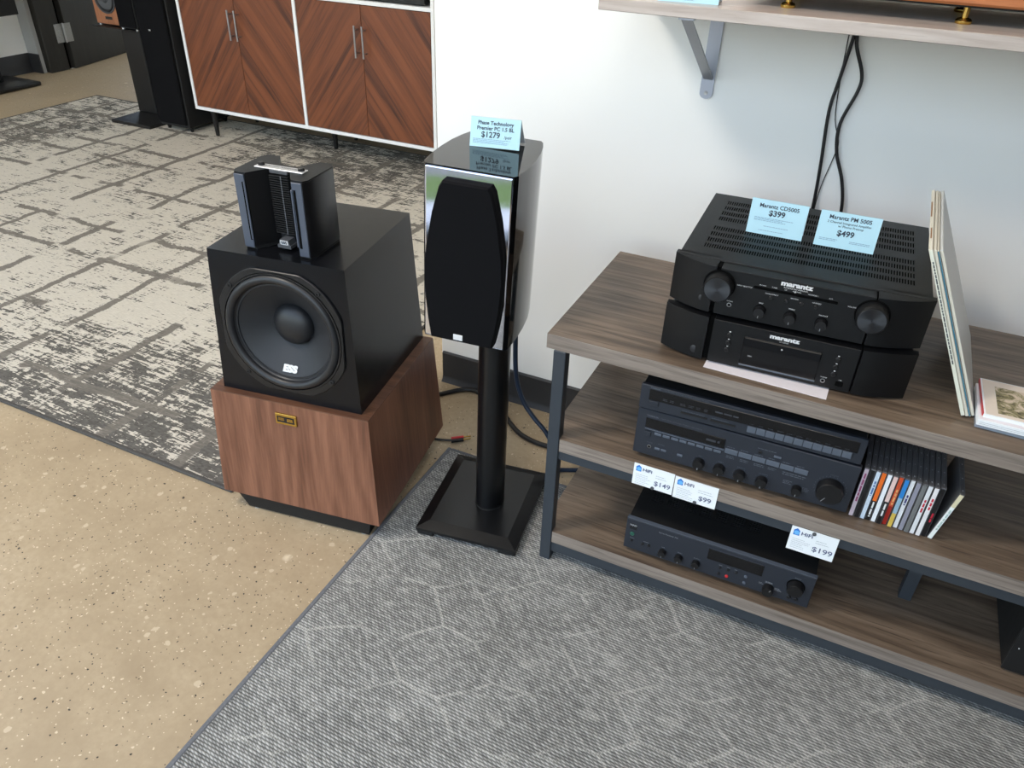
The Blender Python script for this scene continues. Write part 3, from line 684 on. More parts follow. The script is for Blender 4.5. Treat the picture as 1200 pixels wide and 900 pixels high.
for x in (.032, .066):
    MB().lathe([(.006, -.114), (.006, -.132), (.004, -.136)], 'y', 12, mat=Matrix.Translation((x, 0, .045))).build('binding_post', M['black_matte'], bs)

def price_tent(label, loc, rz, wd, ht, lines, dep=.03, lean=.10, rows=()):
    t = thing('price_card', label, 'price card', loc, rz, 'blue price cards')
    th = .0008
    back = ht * lean
    MB().prism([(-.0, 0), (back, ht), (back + th, ht), (th, 0)], -wd / 2, wd / 2, 'x').build('front_leaf', M['card_blue'], t)
    MB().prism([(back + .0002, ht), (back + .001, ht), (dep + .0008, 0), (dep, 0)], -wd / 2, wd / 2, 'x').build('back_leaf', M['card_white'], t)
    al = math.atan2(back, ht); Lm = Matrix.Rotation(-al, 4, 'X')
    a, b_ = MB(), MB()
    for (txt, z, size, al_, x, bold) in lines: a.text(txt, size, (x, 0, z), al_, 1.0, bold, depth=.0005, mat=Lm)
    a.build('lettering', M['ink_dark'], t)
    for k, (x0, x1, z, n, hh) in enumerate(rows): b_.rows(x0, x1, z, hh, n, -.0004, seed=k + 5, mat=Lm)
    if rows: b_.build('fine_print', M['ink_soft'], t)
    return t
pc = Matrix.Translation((-.1905, -.4932, .9337)) @ Matrix.Rotation(.138, 4, 'Z')
p_ = pc @ Vector((.0145, .020, 0))
price_tent('blue tent price card reading $1279 on top of the gloss black loudspeaker', (p_.x, p_.y, .9352), .138 + .065, .100, .054,
           [('Phase Technology', .0455, .0098, 'CENTER', 0, .0002), ('Premier PC 1.5 BL', .0355, .0098, 'CENTER', 0, .0002), ('$1279', .0235, .0150, 'CENTER', -.009, .0003), ('/pair', .0215, .0085, 'CENTER', .026, 0)],
           dep=.052, lean=.25, rows=((-.044, .044, .0145, 4, .0011),))

# ------------------------------------------------------------------ media rack
rk = thing('media_rack', 'three-shelf media rack of weathered wood on a dark steel frame', 'media rack', (0, 0, 0))
XR = 1.61; YA, YB = -.5821, -.1296; LW = .0262
LEGX = (.0175, XR - .0175 - LW)
for z1, nm in ((.6243, 'top_board'), (.3737, 'shelf_board'), (.1001, 'shelf_board')):
    z0 = z1 - .0331
    if nm == 'top_board':
        mb = MB().box(0, XR, YA, YB, z0, z1, .0012)
    else:
        c_ = LEGX[0] + LW + .0004; e = LEGX[1] - .0004; yn = YA + LW - .003; yb2 = YB - LW - .002
        mb = MB().prism([(c_, YA), (e, YA), (e, yn), (XR - .0155, yn), (XR - .0155, yb2), (e, yb2), (e, YB), (c_, YB), (c_, yb2), (.0155, yb2), (.0155, yn), (c_, yn)], z0, z1)
    bo = mb.build(nm, M['deck'], rk)
    MB().box(.001 if nm == 'top_board' else LEGX[0] + LW + .001, XR - .001 if nm == 'top_board' else LEGX[1] - .001, YA - .0012, YA, z0 + .0004, z1 - .0004).build('edge_band', M['deck_edge'], bo)
for x in LEGX:
    for y, zb in ((YA - .0035, .008), (YB - LW, 0)):
        MB().box(x, x + LW, y, y + LW, zb, .5912, .0012).build('leg', M['frame_steel'], rk)
for z0, z1 in ((.3165, .3406), (.0365, .067)):
    for y in (YA + .002, YB - .022): MB().box(LEGX[0] + LW, LEGX[1], y, y + .02, z0, z1).build('rail', M['frame_steel'], rk)
    for x in LEGX: MB().box(x + .003, x + LW - .003, YA + LW, YB - LW, z0, z1).build('side_rail', M['frame_steel'], rk)
MB().box(.7925, .8175, -.425, -.400, .1002, .3406).build('center_post', M['frame_steel'], rk)
MB().box(.7925, .8175, YA + .022, YB - .022, .3166, .3406).build('center_rail', M['frame_steel'], rk)

# ------------------------------------------------------------------ audio components
def knob(parent, u, z, r, h, m, v=0.0, pointer=True, skirt=None, ang=-90, name='knob'):
    k = MB().lathe([(r, 0), (r, h * .86), (r * .93, h)], 'y', 36).build(name, m, parent, (u, v, z))
    if pointer:
        a = radians(ang); q = Matrix.Rotation(-a, 4, 'Y')
        MB().box(r * .45, r * .92, -h - .0004, -h, -.0006, .0006, mat=q).build('pointer', M['ink_grey'], k)
    if skirt: MB().lathe([(skirt, 0), (skirt, .0012)], 'y', 36, caps=True).build('skirt', M['void'], k)
    return k
def button(parent, u, z, r, v=0.0, m=None, name='button'):
    return MB().lathe([(r, 0), (r, .002), (r * .8, .0028)], 'y', 20).build(name, m or M['black'], parent, (u, v, z))
def bar_button(parent, u0, u1, z0, z1, v, m, name='button', d=.003):
    return MB().box(u0, u1, v - d, v, z0, z1, .0006).build(name, m, parent)
def jack(parent, u, z, v, r=.0042):
    j = MB().lathe([(r, 0), (r, .0012), (r * .66, .0014), (r * .62, .0002)], 'y', 20, caps=False).build('headphone_jack', M['steel'], parent, (u, v, z))
    MB().lathe([(r * .63, 0), (r * .63, .0004)], 'y', 20).build('socket', M['void'], j)
def feet(parent, w, d, h, r=.018, inset=.05, m='black_matte'):
    for x in (inset, w - inset):
        for y in (.05, d - .05): MB().lathe([(r, 0), (r, h)], 'z', 20, mat=Matrix.Translation((x, y, 0))).build('foot', M[m], parent)

def curved_side(u0, u1, vf, vb, flip=False, n=10):
    """plan of the bowed cheek of the front: bulging at its inner edge, falling back to the outer one"""
    pts = []
    for k in range(n + 1):
        t = k / n; v = vf + (vb - vf) * (1 - t) ** 1.7
        pts.append((u0 + (u1 - u0) * t, v))
    return pts + [(u1, vb + .014), (u0, vb + .014)]
def bowed_front(root, W, z0, z1, vf, vb, uL, uC0, uC1, uR):
    MB().prism(curved_side(0, uL, vf, vb), z0, z1).build('front_cheek', M['amp_front'], root)
    MB().prism([(x, y) for x, y in curved_side(W, uR, vf, vb)], z0, z1).build('front_cheek', M['amp_front'], root)
    MB().box(uC0, uC1, vf, vb + .012, z0, z1 - .001, .0008).build('front_panel', M['amp_front'], root)
    MB().box(uL - .001, uR + .001, vf + .006, vb + .012, z0 + .001, z1 - .002).build('front_groove', M['void'], root)

am = thing('integrated_amplifier', 'black integrated amplifier with vented top, stacked on the disc player', 'amplifier', (.2143, -.523, .7192), .0373)
W = .44; zA, zB = .0047, .0954
bowed_front(am, W, zA, zB, -.012, .020, .0805, .0885, .347, .350)
# cover with punched slots: solid strips between the rows, webs between the slots
rows_ = [(.068 + .031 * k, .088 + .031 * k) for k in range(4)] + [(.215 + .0325 * k, .236 + .0325 * k) for k in range(4)]
zt_ = zB; th = .0012; u0, u1 = .006, .434
tp = MB(); v_prev = .030
for (a, b) in rows_:
    tp.box(u0, u1, v_prev, a, zt_ - th, zt_)
    s0, pitch, sw, n = .040, .0046, .0025, 80
    tp.box(u0, s0, a, b, zt_ - th, zt_); tp.box(s0 + (n - 1) * pitch + sw, u1, a, b, zt_ - th, zt_)
    for k in range(n - 1): tp.box(s0 + k * pitch + sw, s0 + (k + 1) * pitch, a, b, zt_ - th, zt_)
    v_prev = b
tp.box(u0, u1, v_prev, .3714, zt_ - th, zt_)
tag(tp.build('vented_cover', M['amp'], am, smooth=0), kind='stuff')
MB().box(u0, u0 + th, .030, .3714, zA + .004, zt_ - th).box(u1 - th, u1, .030, .3714, zA + .004, zt_ - th).build('side_cover', M['amp'], am)
MB().box(u0 + th, u1 - th, .031, .370, zA + .004, zt_ - .012).build('chassis', M['void'], am)
MB().box(u0 + th, u1 - th, .370, .3714, zA + .004, zt_ - th).build('back_panel', M['amp'], am)
MB().box(.002, .438, .018, .0305, zA, zB + .0006, .0012).build('front_rim', M['amp'], am)
feet(am, W, .37, .0087, .022, .06)
kz = .0626
for u, nm in ((.0905, 'selector_knob'), (.3480, 'volume_knob')):
    kk = knob(am, u, kz, .0255, .024, M['amp_front'], -.012, False, .0285, name=nm)
    MB().lathe([(.0225, .0240), (.0222, .0244), (.001, .0242)], 'y', 40, caps=False).build('spun_face', M['spun'], kk)
button(am, .0655, .0290, .0082, -.0065, M['grey_dark'], 'power_button')
for u in (.1678, .2206, .2735): knob(am, u, .0288, .0098, .014, M['black'], -.012, True, .0108, name='tone_knob')
for u in (.1819, .2082, .2334, .2578): button(am, u, .0573, .0036, -.012)
jack(am, .1139, .0276, -.012)
MB().box(.1492, .2906, -.0124, -.0118, .0697, .0740, .0015).build('indicator_slot', M['void'], am)
t = MB(); v = -.0122
t.text('marantz', .0125, (.219, v, .0890), sx=1.28, bold=.0006, depth=.0004)
t.text('INTEGRATED AMPLIFIER', .0034, (.219, v, .0815), depth=.0004, sx=1.1)
t.text('INPUT SELECTOR', .0034, (.134, v, .0690), depth=.0004).text('VOLUME', .0036, (.314, v, .0700), depth=.0004)
for u, s_ in ((.1678, 'BASS'), (.2206, 'TREBLE'), (.2735, 'BALANCE')): t.text(s_, .0034, (u, v, .0435), depth=.0004)
for u, s_ in ((.164, 'PHONO'), (.184, 'TUNER'), (.203, 'CD'), (.222, 'NETWORK'), (.249, 'RECORDER 1'), (.278, 'AUX')): t.text(s_, .0030, (u, v, .0775), depth=.0004)
for u, s_ in ((.1819, 'SOURCE DIRECT'), (.2205, 'SPEAKERS'), (.2578, 'LOUDNESS')): t.text(s_, .0030, (u, v, .0640), depth=.0004)
t.text('PHONES', .0030, (.1139, v, .0350), depth=.0004).text('+', .006, (.219, v, .0762), depth=.0004, bold=.0003)
t.build('lettering', M['ink_white'], am)

cp = thing('cd_player', 'black disc player with central tray resting on the top board', 'CD player', (.2143, -.523, .6243), .0373)
bowed_front(cp, W, .0047, .0942, -.022, .0043, .0850, .0950, .349, .352)
MB().box(.008, .432, .018, .335, .0065, .0925, .002).build('body', M['amp'], cp)
feet(cp, W, .33, .0060, .024, .06)
tr_ = MB().box(.1530, .2890, -.0230, -.0222, .0145, .0725, .001).build('display_window', M['smoked'], cp)
MB().box(.1545, .2880, -.0262, -.0228, .0545, .0715, .001).build('disc_tray', M['black_lac'], cp)
MB().box(.1530, .2890, -.0242, -.0222, .0120, .0148, .0005).build('window_sill_strip', M['slate_light'], cp)
for u, zs in ((.1270, (.068, .052, .037)), (.3165, (.0665, .0508, .0360))):
    for z in zs: button(cp, u, z, .0046, -.022)
jack(cp, .3020, .0182, -.022); button(cp, .0690, .0216, .0086, -.0178, M['grey_dark'], 'power_button')
MB().lathe([(.0009, 0), (.0009, .001)], 'y', 8).build('power_light', M['led_red'], cp, (.069, -.0180, .0345))
MB().box(.3235, .3365, -.0226, -.0220, .0140, .0230, .001).build('usb_port', M['void'], cp)
t = MB(); v = -.0222
t.text('marantz', .0115, (.2215, v, .0835), sx=1.35, bold=.0006, depth=.0004).text('CD PLAYER', .0032, (.2215, v, .0760), depth=.0004)
for u, zs in ((.127, (.0745, .0590, .044)), (.3165, (.0730, .0575, .0425))):
    for z in zs: t.box(u - .0014, u + .0014, v - .0002, v, z - .0008, z + .0008)
t.text('PHONES', .003, (.3020, v, .0255), depth=.0004).text('USB', .003, (.3300, v, .0265), depth=.0004).text('DISC', .0036, (.170, -.0232, .0345), depth=.0004)
t.text('+', .006, (.2215, -.0264, .063), depth=.0004, bold=.0003)
t.build('lettering', M['ink_white'], cp)
tag(MB().prism([(.309, -.561), (.531, -.566), (.533, -.44), (.311, -.44)], .6246, .6256).build('paper_sheet', M['paper']), 'white sheet of paper slipped under the disc player', 'paper')

rec = thing('stereo_receiver', 'slate grey stereo receiver with big volume knob under the tuner', 'receiver', (.2002, -.5628, .3737), .0121)
W = .4247; z0, z1 = .012, .1234
MB().box(.003, W - .003, .010, .34, z0 + .003, z1 - .002, .0015).build('body', M['black_matte'], rec)
MB().box(0, W, 0, .012, z0, z1, .0015).build('front_panel', M['slate_front'], rec)
feet(rec, W, .34, .012)
MB().box(.0185, .1790, -.0012, 0, .0815, .1045, .0005).build('display_window', M['smoked'], rec)
MB().box(.0190, .1795, -.0030, 0, .0782, .0798).build('chrome_line', M['slate_light'], rec)
bar_button(rec, .0195, .0325, .062, .072, 0, M['slate_front'], 'power_button')
for k in range(8): bar_button(rec, .0400 + k * .0172, .0545 + k * .0172, .0690, .0748, 0, M['slate_light'], 'input_button')
for k in range(6): bar_button(rec, .1815 + k * .0265, .2065 + k * .0265, .0740, .0852, 0, M['slate_light'], 'preset_button')
jack(rec, .0330, .0353, 0)
for u0, u1 in ((.045, .056), (.058, .069), (.092, .103)): bar_button(rec, u0, u1, .0335, .0385, 0, M['slate_light'], 'slide_switch')
for u in (.138, .1787, .2195, .2621): knob(rec, u, .0318, .0112, .014, M['black'], 0, True, name='tone_knob')
knob(rec, .3279, .0357, .0095, .014, M['black'], 0, True, name='mode_knob')
knob(rec, .3847, .0580, .0245, .020, M['black'], 0, True, ang=-120, name='volume_knob')
bar_button(rec, .243, .249, .0945, .1005, 0, M['black'], 'balance_button'); bar_button(rec, .272, .286, .0950, .0992, 0, M['slate_light'], 'dimmer_button')
t = MB()
t.text('YAMAHA', .0058, (.019, 0, .1105), 'LEFT', bold=.0002, depth=.0005).text('NATURAL SOUND STEREO RECEIVER', .0040, (.048, 0, .1105), 'LEFT', depth=.0005, sx=1.25)
t.text('VOLUME', .0038, (.3847, 0, .0905), depth=.0005)
for k in range(21):
    a = radians(220 - k * 13); t.box(.3847 + .029 * cos(a) - .0005, .3847 + .029 * cos(a) + .0005, -.0006, 0, .0580 + .029 * sin(a) - .0009, .0580 + .029 * sin(a) + .0009)
for u, s_ in ((.138, 'BASS'), (.1787, 'TREBLE'), (.2195, 'BALANCE'), (.2621, 'LOUDNESS')):
    t.text(s_, .0034, (u, 0, .0475), depth=.0005)
    for k in range(9):
        a = radians(215 - k * 31); t.box(u + .0142 * cos(a) - .0003, u + .0142 * cos(a) + .0003, -.0005, 0, .0318 + .0142 * sin(a) - .0005, .0318 + .0142 * sin(a) + .0005)
t.text('PHONES', .0032, (.033, 0, .0455), depth=.0005).text('SPEAKERS', .0032, (.057, 0, .0475), depth=.0005)
for k in range(6): t.rows(.184 + k * .0265, .203 + k * .0265, .0880, .0015, 1, -.0005, seed=k + 40)
for k in range(4): t.rows(.186 + k * .027, .206 + k * .027, .0660, .0016, 2, -.0005, seed=k + 60)
t.rows(.295, .342, .0655, .002, 2, -.0005, seed=77); t.rows(.300, .318, .0475, .0015, 3, -.0005, seed=78); t.rows(.337, .352, .042, .0012, 4, -.0005, seed=79)
t.rows(.24, .29, .1045, .0014, 1, -.0005, seed=80); t2 = MB().rows(.142, .176, .0905, .005, 1, -.0014, seed=12); t2.build('window_marks', M['ink_faint'], rec)
t.build('lettering', M['ink_dim'], rec)

tu = thing('stereo_tuner', 'slim dark tuner with a row of eleven grey buttons on the receiver', 'tuner', (.2008, -.5699, .4971), .0261)
W = .42; z0, z1 = .006, .062
MB().box(.003, W - .003, .008, .30, z0 + .002, z1 - .001, .0015).build('body', M['black_matte'], tu)
MB().box(0, W, 0, .010, z0, z1, .0015).build('front_panel', M['slate_front'], tu)
feet(tu, W, .30, .006)
MB().box(.0180, .4080, -.0010, 0, .0300, .0545, .0004).build('display_window', M['smoked'], tu)
bar_button(tu, .0190, .0390, .0190, .0290, 0, M['slate_front'], 'power_button')
for k in range(11): bar_button(tu, .2120 + k * .0172, .2282 + k * .0172, .0152, .0290, 0, M['slate_light'], 'preset_button')
for a, b_ in ((.084, .136), (.142, .190)): bar_button(tu, a, b_, .0180, .0215, 0, M['black_matte'], 'tuning_bar')
t, t2 = MB(), MB()
for k, u in enumerate((.046, .060, .080, .097, .112, .127)):
    t2.rows(u, u + .011, .0385, .0014, 2, -.0013, seed=k + 3)
t.text('YAMAHA', .0048, (.019, 0, .0580), 'LEFT', bold=.0002, depth=.0005).text('NATURAL SOUND AM/FM STEREO TUNER', .0036, (.046, 0, .0580), 'LEFT', depth=.0005, sx=1.3)
for k in range(11): t2.rows(.214 + k * .0172, .226 + k * .0172, .0335, .0012, 1, -.0013, seed=k + 90)
t2.rows(.148, .200, .0395, .0035, 1, -.0013, seed=5); t2.build('window_marks', M['ink_faint'], tu); t.rows(.086, .134, .0235, .0012, 1, -.0005, seed=6); t.rows(.144, .188, .0235, .0012, 1, -.0005, seed=7)
t.build('lettering', M['ink_dim'], tu)

nd = thing('low_receiver', 'slate grey receiver with a black top standing alone on the lowest shelf', 'receiver', (.2112, -.5629, .1001), .0088)
W = .4054; z0, z1 = .012, .101
cov = MB()
cov.box(.002, W - .002, .010, .300, z0, z1 - .010, .001)
cov.build('body', M['black_matte'], nd)
tp = MB(); v_prev = .010; zt_ = z1 - .006; zb_ = z1 - .0098
blocks = [.030 + .0365 * k for k in range(7)]
rowsN = [(.085 + .0062 * k, .0882 + .0062 * k) for k in range(24)]
for (a, b_) in rowsN:
    tp.box(.002, W - .002, v_prev, a, zb_, zt_); tp.box(.002, .030, a, b_, zb_, zt_); tp.box(blocks[-1] + .028, W - .002, a, b_, zb_, zt_)
    for i in range(6): tp.box(blocks[i] + .028, blocks[i + 1], a, b_, zb_, zt_)
    v_prev = b_
tp.box(.002, W - .002, v_prev, .300, zb_, zt_)
tag(tp.build('vented_cover', M['black_matte'], nd, smooth=0), kind='stuff')
MB().box(0, W, 0, .011, z0, z1, .0015).build('front_panel', M['slate_front'], nd)
MB().box(0, W, .0005, .010, z1, z1 + .0008).build('top_lip', M['slate_light'], nd)
feet(nd, W, .30, .012)
MB().box(.1850, .3020, -.0012, 0, .0590, .0905, .0006).build('display_window', M['smoked'], nd)
MB().box(.0085, .0250, -.0008, 0, .0715, .0885, .0004).build('badge', M['black_matte'], nd)
button(nd, .0163, .0588, .0048, 0, M['green'], 'power_button'); button(nd, .0173, .0383, .0032, 0, M['black'])
for u in (.0429, .0568): button(nd, u, .0388, .0038, 0, M['black'])
for u in (.0894, .1264, .1649): knob(nd, u, .0350, .0088, .012, M['black'], 0, True, name='tone_knob')
knob(nd, .3714, .0628, .0165, .018, M['black'], 0, False, .0185, name='volume_knob'); knob(nd, .3214, .0330, .0120, .016, M['black'], 0, True, ang=60, name='tuning_knob')
for u in (.3652, .3792): button(nd, u, .0275, .0045, 0, M['black'])
for u, z in ((.2164, .0452), (.2335, .0458), (.2506, .0460), (.2161, .0274)): button(nd, u, z, .0034, 0, M['black'])
button(nd, .2335, .0271, .0036, 0, M['red'], 'record_button')
for u, z in ((.2714, .0438), (.2716, .0254)): button(nd, u, z, .0034, 0, M['slate_light'])
t = MB()
t.text('NAD', .0070, (.0167, -.0008, .0845), bold=.0004, depth=.0005).text('Stereo Receiver 705', .0052, (.0953, 0, .0880), depth=.0005)
for u, s_ in ((.0894, 'BASS'), (.1264, 'TREBLE'), (.1649, 'BALANCE')): t.text(s_, .0032, (u, 0, .0480), depth=.0005)
t.text('VOLUME', .0032, (.3714, 0, .0855), depth=.0005).text('PHONES', .0028, (.0173, 0, .0460), depth=.0005).text('SPEAKERS', .0028, (.050, 0, .0465), depth=.0005)
t.rows(.300, .312, .0410, .0012, 2, -.0005, seed=31); t.rows(.333, .349, .0385, .0012, 3, -.0005, seed=32); t.rows(.312, .330, .0490, .0012, 2, -.0005, seed=33)
for u, z in ((.2164, .0515), (.2335, .0520), (.2506, .0522), (.3652, .0345), (.3792, .0345)): t.rows(u - .004, u + .004, z, .0011, 1, -.0005, seed=int(u * 999))
t.build('lettering', M['ink_grey'], nd)

bx = thing('black_component', 'plain black component box at the right end of the lowest shelf', 'audio component', (.985, -.533, .1001), 0)
MB().box(0, .42, .004, .34, .008, .17, .003).build('body', M['black_matte'], bx)
MB().box(0, .42, 0, .004, .006, .172, .001).build('front_panel', M['black_matte'], bx)
MB().lathe([(.0012, 0), (.0012, .001)], 'y', 8).build('indicator', M['ink_white'], bx, (.010, 0, .071))
feet(bx, .42, .34, .008, inset=.04)

# price cards on the amplifier
A = Matrix.Translation((.2143, -.523, .8148)) @ Matrix.Rotation(.0373, 4, 'Z')
pa = A @ Vector((.1525, .178, 0)); pb = A @ Vector((.2805, .1745, 0))
price_tent('blue tent price card reading $399, left one on the amplifier', (pa.x, pa.y, .8148), .0373 - .02, .105, .067,
           [('Marantz CD5005', .0555, .0105, 'CENTER', 0, .0002), ('$399', .0425, .0150, 'CENTER', -.002, .0004)], .03, .09,
           ((-.042, .044, .0315, 3, .0012), (-.022, .028, .0160, 1, .0012), (-.030, .034, .0075, 1, .0012)))
price_tent('blue tent price card reading $499, right one on the amplifier', (pb.x, pb.y, .8148), .0373 - .005, .107, .067,
           [('Marantz PM 5005', .0570, .0105, 'CENTER', 0, .0002), ('2 Channel Integrated Amplifier', .0480, .0062, 'CENTER', 0, 0), ('w/ Phono Preamp', .0415, .0062, 'CENTER', .004, 0), ('$499', .0285, .0150, 'CENTER', -.002, .0004)], .03, .09,
           ((-.046, -.008, .0150, 2, .0012), (.008, .047, .0150, 2, .0012)))

# white price tags clipped to the shelf fronts
def shelf_tag(label, x0, x1, z0, z1, y, price, dot, name):
    t = thing('price_tag', label, 'price tag', ((x0 + x1) / 2, y, z0), 0, 'white shelf price tags')
    wd, ht = x1 - x0, z1 - z0
    MB().box(-wd / 2, wd / 2, 0, .0012, 0, ht).build('card', M['card_white'], t)
    a = MB().prism([(-wd * .44, ht * .66), (-wd * .31, ht * .66), (-wd * .31, ht * .86), (-wd * .375, ht * .95), (-wd * .44, ht * .86)], -.0004, 0, 'y')
    a.build('logo', M['logo_blue'], t)
    MB().lathe([(ht * .085, .0004), (ht * .085, .0007)], 'y', 18, mat=Matrix.Translation((-wd * .37, 0, ht * .77))).build('logo_disc', M['logo_cyan'], t)
    MB().text('HiFi', ht * .20, (-wd * .28, 0, ht * .78), 'LEFT', 1.15, .0003, depth=.0005).text(price, ht * .30, (wd * .24, 0, ht * .30), 'CENTER', 1.05, .0002, depth=.0005).build('lettering', M['ink_blue'], t)
    b_ = MB().rows(-wd * .43, -wd * .03, ht * .50, .0011, 6, -.0004, pitch=.0046, seed=int(x0 * 900)).rows(.06 * wd, .42 * wd, ht * .66, .0014, 2, -.0004, pitch=.0055, seed=int(x0 * 700))
    b_.build('fine_print', M['ink_pale'], t)
    MB().lathe([(.0038, .0), (.0038, .0022), (.0025, .003)], 'y', 16).build('magnet', M['grey_plastic'], t, (dot[0] * wd, 0, dot[1] * ht))
YT = YA - .0028
shelf_tag('white shelf price tag reading $149, leftmost under the receiver', .2135, .2995, .320, .375, YT, '$149', (.02, .05), 'a')
shelf_tag('white shelf price tag reading $99, under the middle of the receiver', .3015, .3900, .3175, .3725, YT, '$99', (.03, .06), 'b')
shelf_tag('white shelf price tag reading $199, hanging over the lowest receiver', .5400, .6280, .2800, .3405, YT - .0005, '$199', (-.02, .93), 'c')

# ------------------------------------------------------------------ discs standing on the middle shelf
SW = lambda n, *c: plain('spine_' + n, srgb(*c), .35, var=.03)
def cd(x, label, stops, ink, yaw=0.0, lean=0.0, y=-.545, th=.0092, seed=0, hgt=.118, ht_extra=0):
    t = thing('cd_case', label, 'CD', (x, y, .3738 + th * abs(math.sin(lean))), group='CDs on the middle shelf', rot=(0, lean, yaw))
    MB().box(0, th, .0018, .138, 0, hgt, .0006).build('case', M['case'], t)
    a = hgt * .015
    for k, (f, m) in enumerate(stops):
        b_ = hgt * f
        MB().box(.0008, th - .0016, 0, .0018, a, b_).build('spine', m, t); a = b_
    if ink:
        q = Matrix.Translation((th / 2, 0, 0)) @ Matrix.Rotation(pi / 2, 4, 'Y')
        MB().rows(-hgt * ink[1], -hgt * ink[2], -th * .18, th * .34, 1, -.0004, seed=seed, mat=q).build('lettering', ink[0], t)
    mb = MB()
    for yy in (.012, .050, .095): mb.box(th * .42, th * .60, yy, yy + .0018, hgt, hgt + .0005)
    tag(mb.build('hinge_pins', M['ink_pale'], t), kind='stuff')
    return t
WHT = SW('white', 226, 228, 230); BLK = SW('black', 26, 25, 27); INKR = SW('red_ink', 196, 40, 60); INKW = SW('white_ink', 225, 225, 225); INKP = SW('plum_ink', 150, 70, 110)
cds = [
 (.6305, 'CD with pinkish grey spine and plum letters, next to the receiver', [(.98, SW('pink_grey', 206, 190, 200))], (INKP, .9, .3)),
 (.6410, 'CD with plain black spine, second from the receiver', [(.98, BLK)], None),
 (.6508, 'CD with pale blue-white spine between black and orange ones', [(.98, SW('ice', 204, 218, 232))], (SW('blue_ink', 90, 120, 170), .8, .5)),
 (.6606, 'CD with orange spine ending in black at the bottom', [(.42, BLK), (.98, SW('orange', 232, 110, 34))], (INKW, .40, .08)),
 (.6704, 'CD with plain bright white spine right of the orange one', [(.98, SW('bright', 236, 240, 244))], None),
 (.6802, 'CD with pink checked spine over a black lower half', [(.48, BLK), (.98, SW('pink_check', 226, 196, 190))], (INKW, .44, .1)),
 (.6900, 'CD with red and orange spine', [(.4, SW('deep_red', 150, 36, 26)), (.98, SW('red_orange', 206, 84, 50))], (SW('gold_ink', 228, 170, 110), .75, .4)),
 (.6998, 'CD with blue spine turning yellow at the bottom', [(.3, SW('yellow', 214, 182, 84)), (.62, SW('pale_blue', 150, 180, 200)), (.98, SW('blue', 44, 130, 204))], None),
 (.7096, 'CD with white spine and small red and blue lettering', [(.98, WHT)], (SW('navy_ink', 60, 60, 120), .7, .38)),
 (.7194, 'CD with lilac grey spine', [(.98, SW('lilac', 144, 144, 158))], None),
 (.7292, 'CD with plain mid-grey spine', [(.98, SW('mid_grey', 116, 118, 118))], None),
 (.7390, 'CD with white spine and red letters, left of two alike', [(.98, WHT)], (INKR, .72, .3)),
 (.7492, 'CD with white spine and red letters, right of two alike', [(.98, SW('white_b', 232, 230, 230))], (INKR, .78, .42)),
 (.7592, 'CD with black spine and red letters', [(.98, BLK)], (INKR, .5, .28)),
]
for k, (x, lab, stops, ink) in enumerate(cds):
    cd(x, lab, stops, ink, yaw=random.uniform(-.012, .012) * 0, lean=0, y=-.545 + random.uniform(-.002, .002), seed=k + 20)
cd(.7698, 'leaning CD with white spine and cream top at the right end', [(.72, SW('clean_white', 240, 244, 242)), (.98, SW('cream', 224, 214, 180))], (SW('faint_ink', 186, 206, 200), .66, .2), yaw=0.0, lean=.17, seed=70)

# ------------------------------------------------------------------ records leaning on the amplifier and small cases
lean = -math.atan2(.1385, .285)
sl = [('sleeve_spine', 'cream LP sleeve with printed spine touching the amplifier', 'brown', .0062),
      ('sleeve', 'off-white LP sleeve, second from the amplifier', 'sleeve', .0048),
      ('teal', 'LP sleeve with a teal edge between the pale ones', 'teal', .0030),
      ('sleeve_face', 'LP sleeve in clear plastic, outermost and facing right', 'sleeve_face', .0050)]
x = .7480
for k, (m, lab, m2, thk) in enumerate(sl):
    wdt = thk / cos(lean)
    t = thing('record_sleeve', lab, 'record', (x, -.512 + .003 * k, .6248 + thk * abs(math.sin(lean))), group='LP records on the rack', rot=(0, lean, 0))
    MB().box(0, thk, 0, .312, 0, .312, .0008).build('jacket', M['sleeve_face' if m == 'sleeve_face' else 'sleeve'], t)
    MB().box(.0004, thk - .0004, -.0006, .0002, .002, .310).build('spine', M[m if m != 'sleeve_face' else 'sleeve'], t)
    if m == 'sleeve_spine':
        q = Matrix.Translation((thk / 2, 0, 0)) @ Matrix.Rotation(pi / 2, 4, 'Y')
        MB().rows(-.29, -.02, -.001, .002, 1, -.0010, seed=4, mat=q).build('lettering', M['grey_plastic'], t)
        MB().box(.002, thk - .002, .05, .10, .312, .3124).box(.001, thk - .003, .16, .24, .312, .3124).build('worn_edge', M['brown'], t)
    x += wdt + .0004

def flat_case(label, x, y, z, m_body, m_top, thk, rz, wd=.142, dp=.125):
    t = thing('small_case', label, 'CD', (x, y, z), rz, 'CDs stacked flat on the rack')
    MB().box(0, wd, 0, dp, 0, thk, .0006).build('case', m_body, t)
    MB().box(.003, wd - .003, .003, dp - .003, thk, thk + .0005).build('cover', m_top, t)
    return t
flat_case('clear grey plastic case, lowest of the flat stack', .769, -.531, .6245, plain('clear_grey_case', srgb(150, 158, 170), .2, var=.15, grain=50), M['paper'], .0102, -.02)
q = flat_case('white cardboard case with stacked edges in the flat stack', .768, -.541, .6354, M['card_white'], M['paper'], .0110, .0)
for z in (.0035, .0065): MB().box(.004, .14, -.0003, 0, z, z + .0006).build('page_gap', M['ink_pale'], q)
g = NT('sketch_print'); v = g.coord(); nz = g.noise(v, 34, 6, .7, 1.5)
g.set(Base_Color=g.ramp(nz, [(.36, srgb(58, 52, 44)), (.47, srgb(146, 136, 96)), (.56, srgb(208, 190, 166)), (.7, srgb(226, 206, 188))]), Roughness=.6); M['print'] = g.m
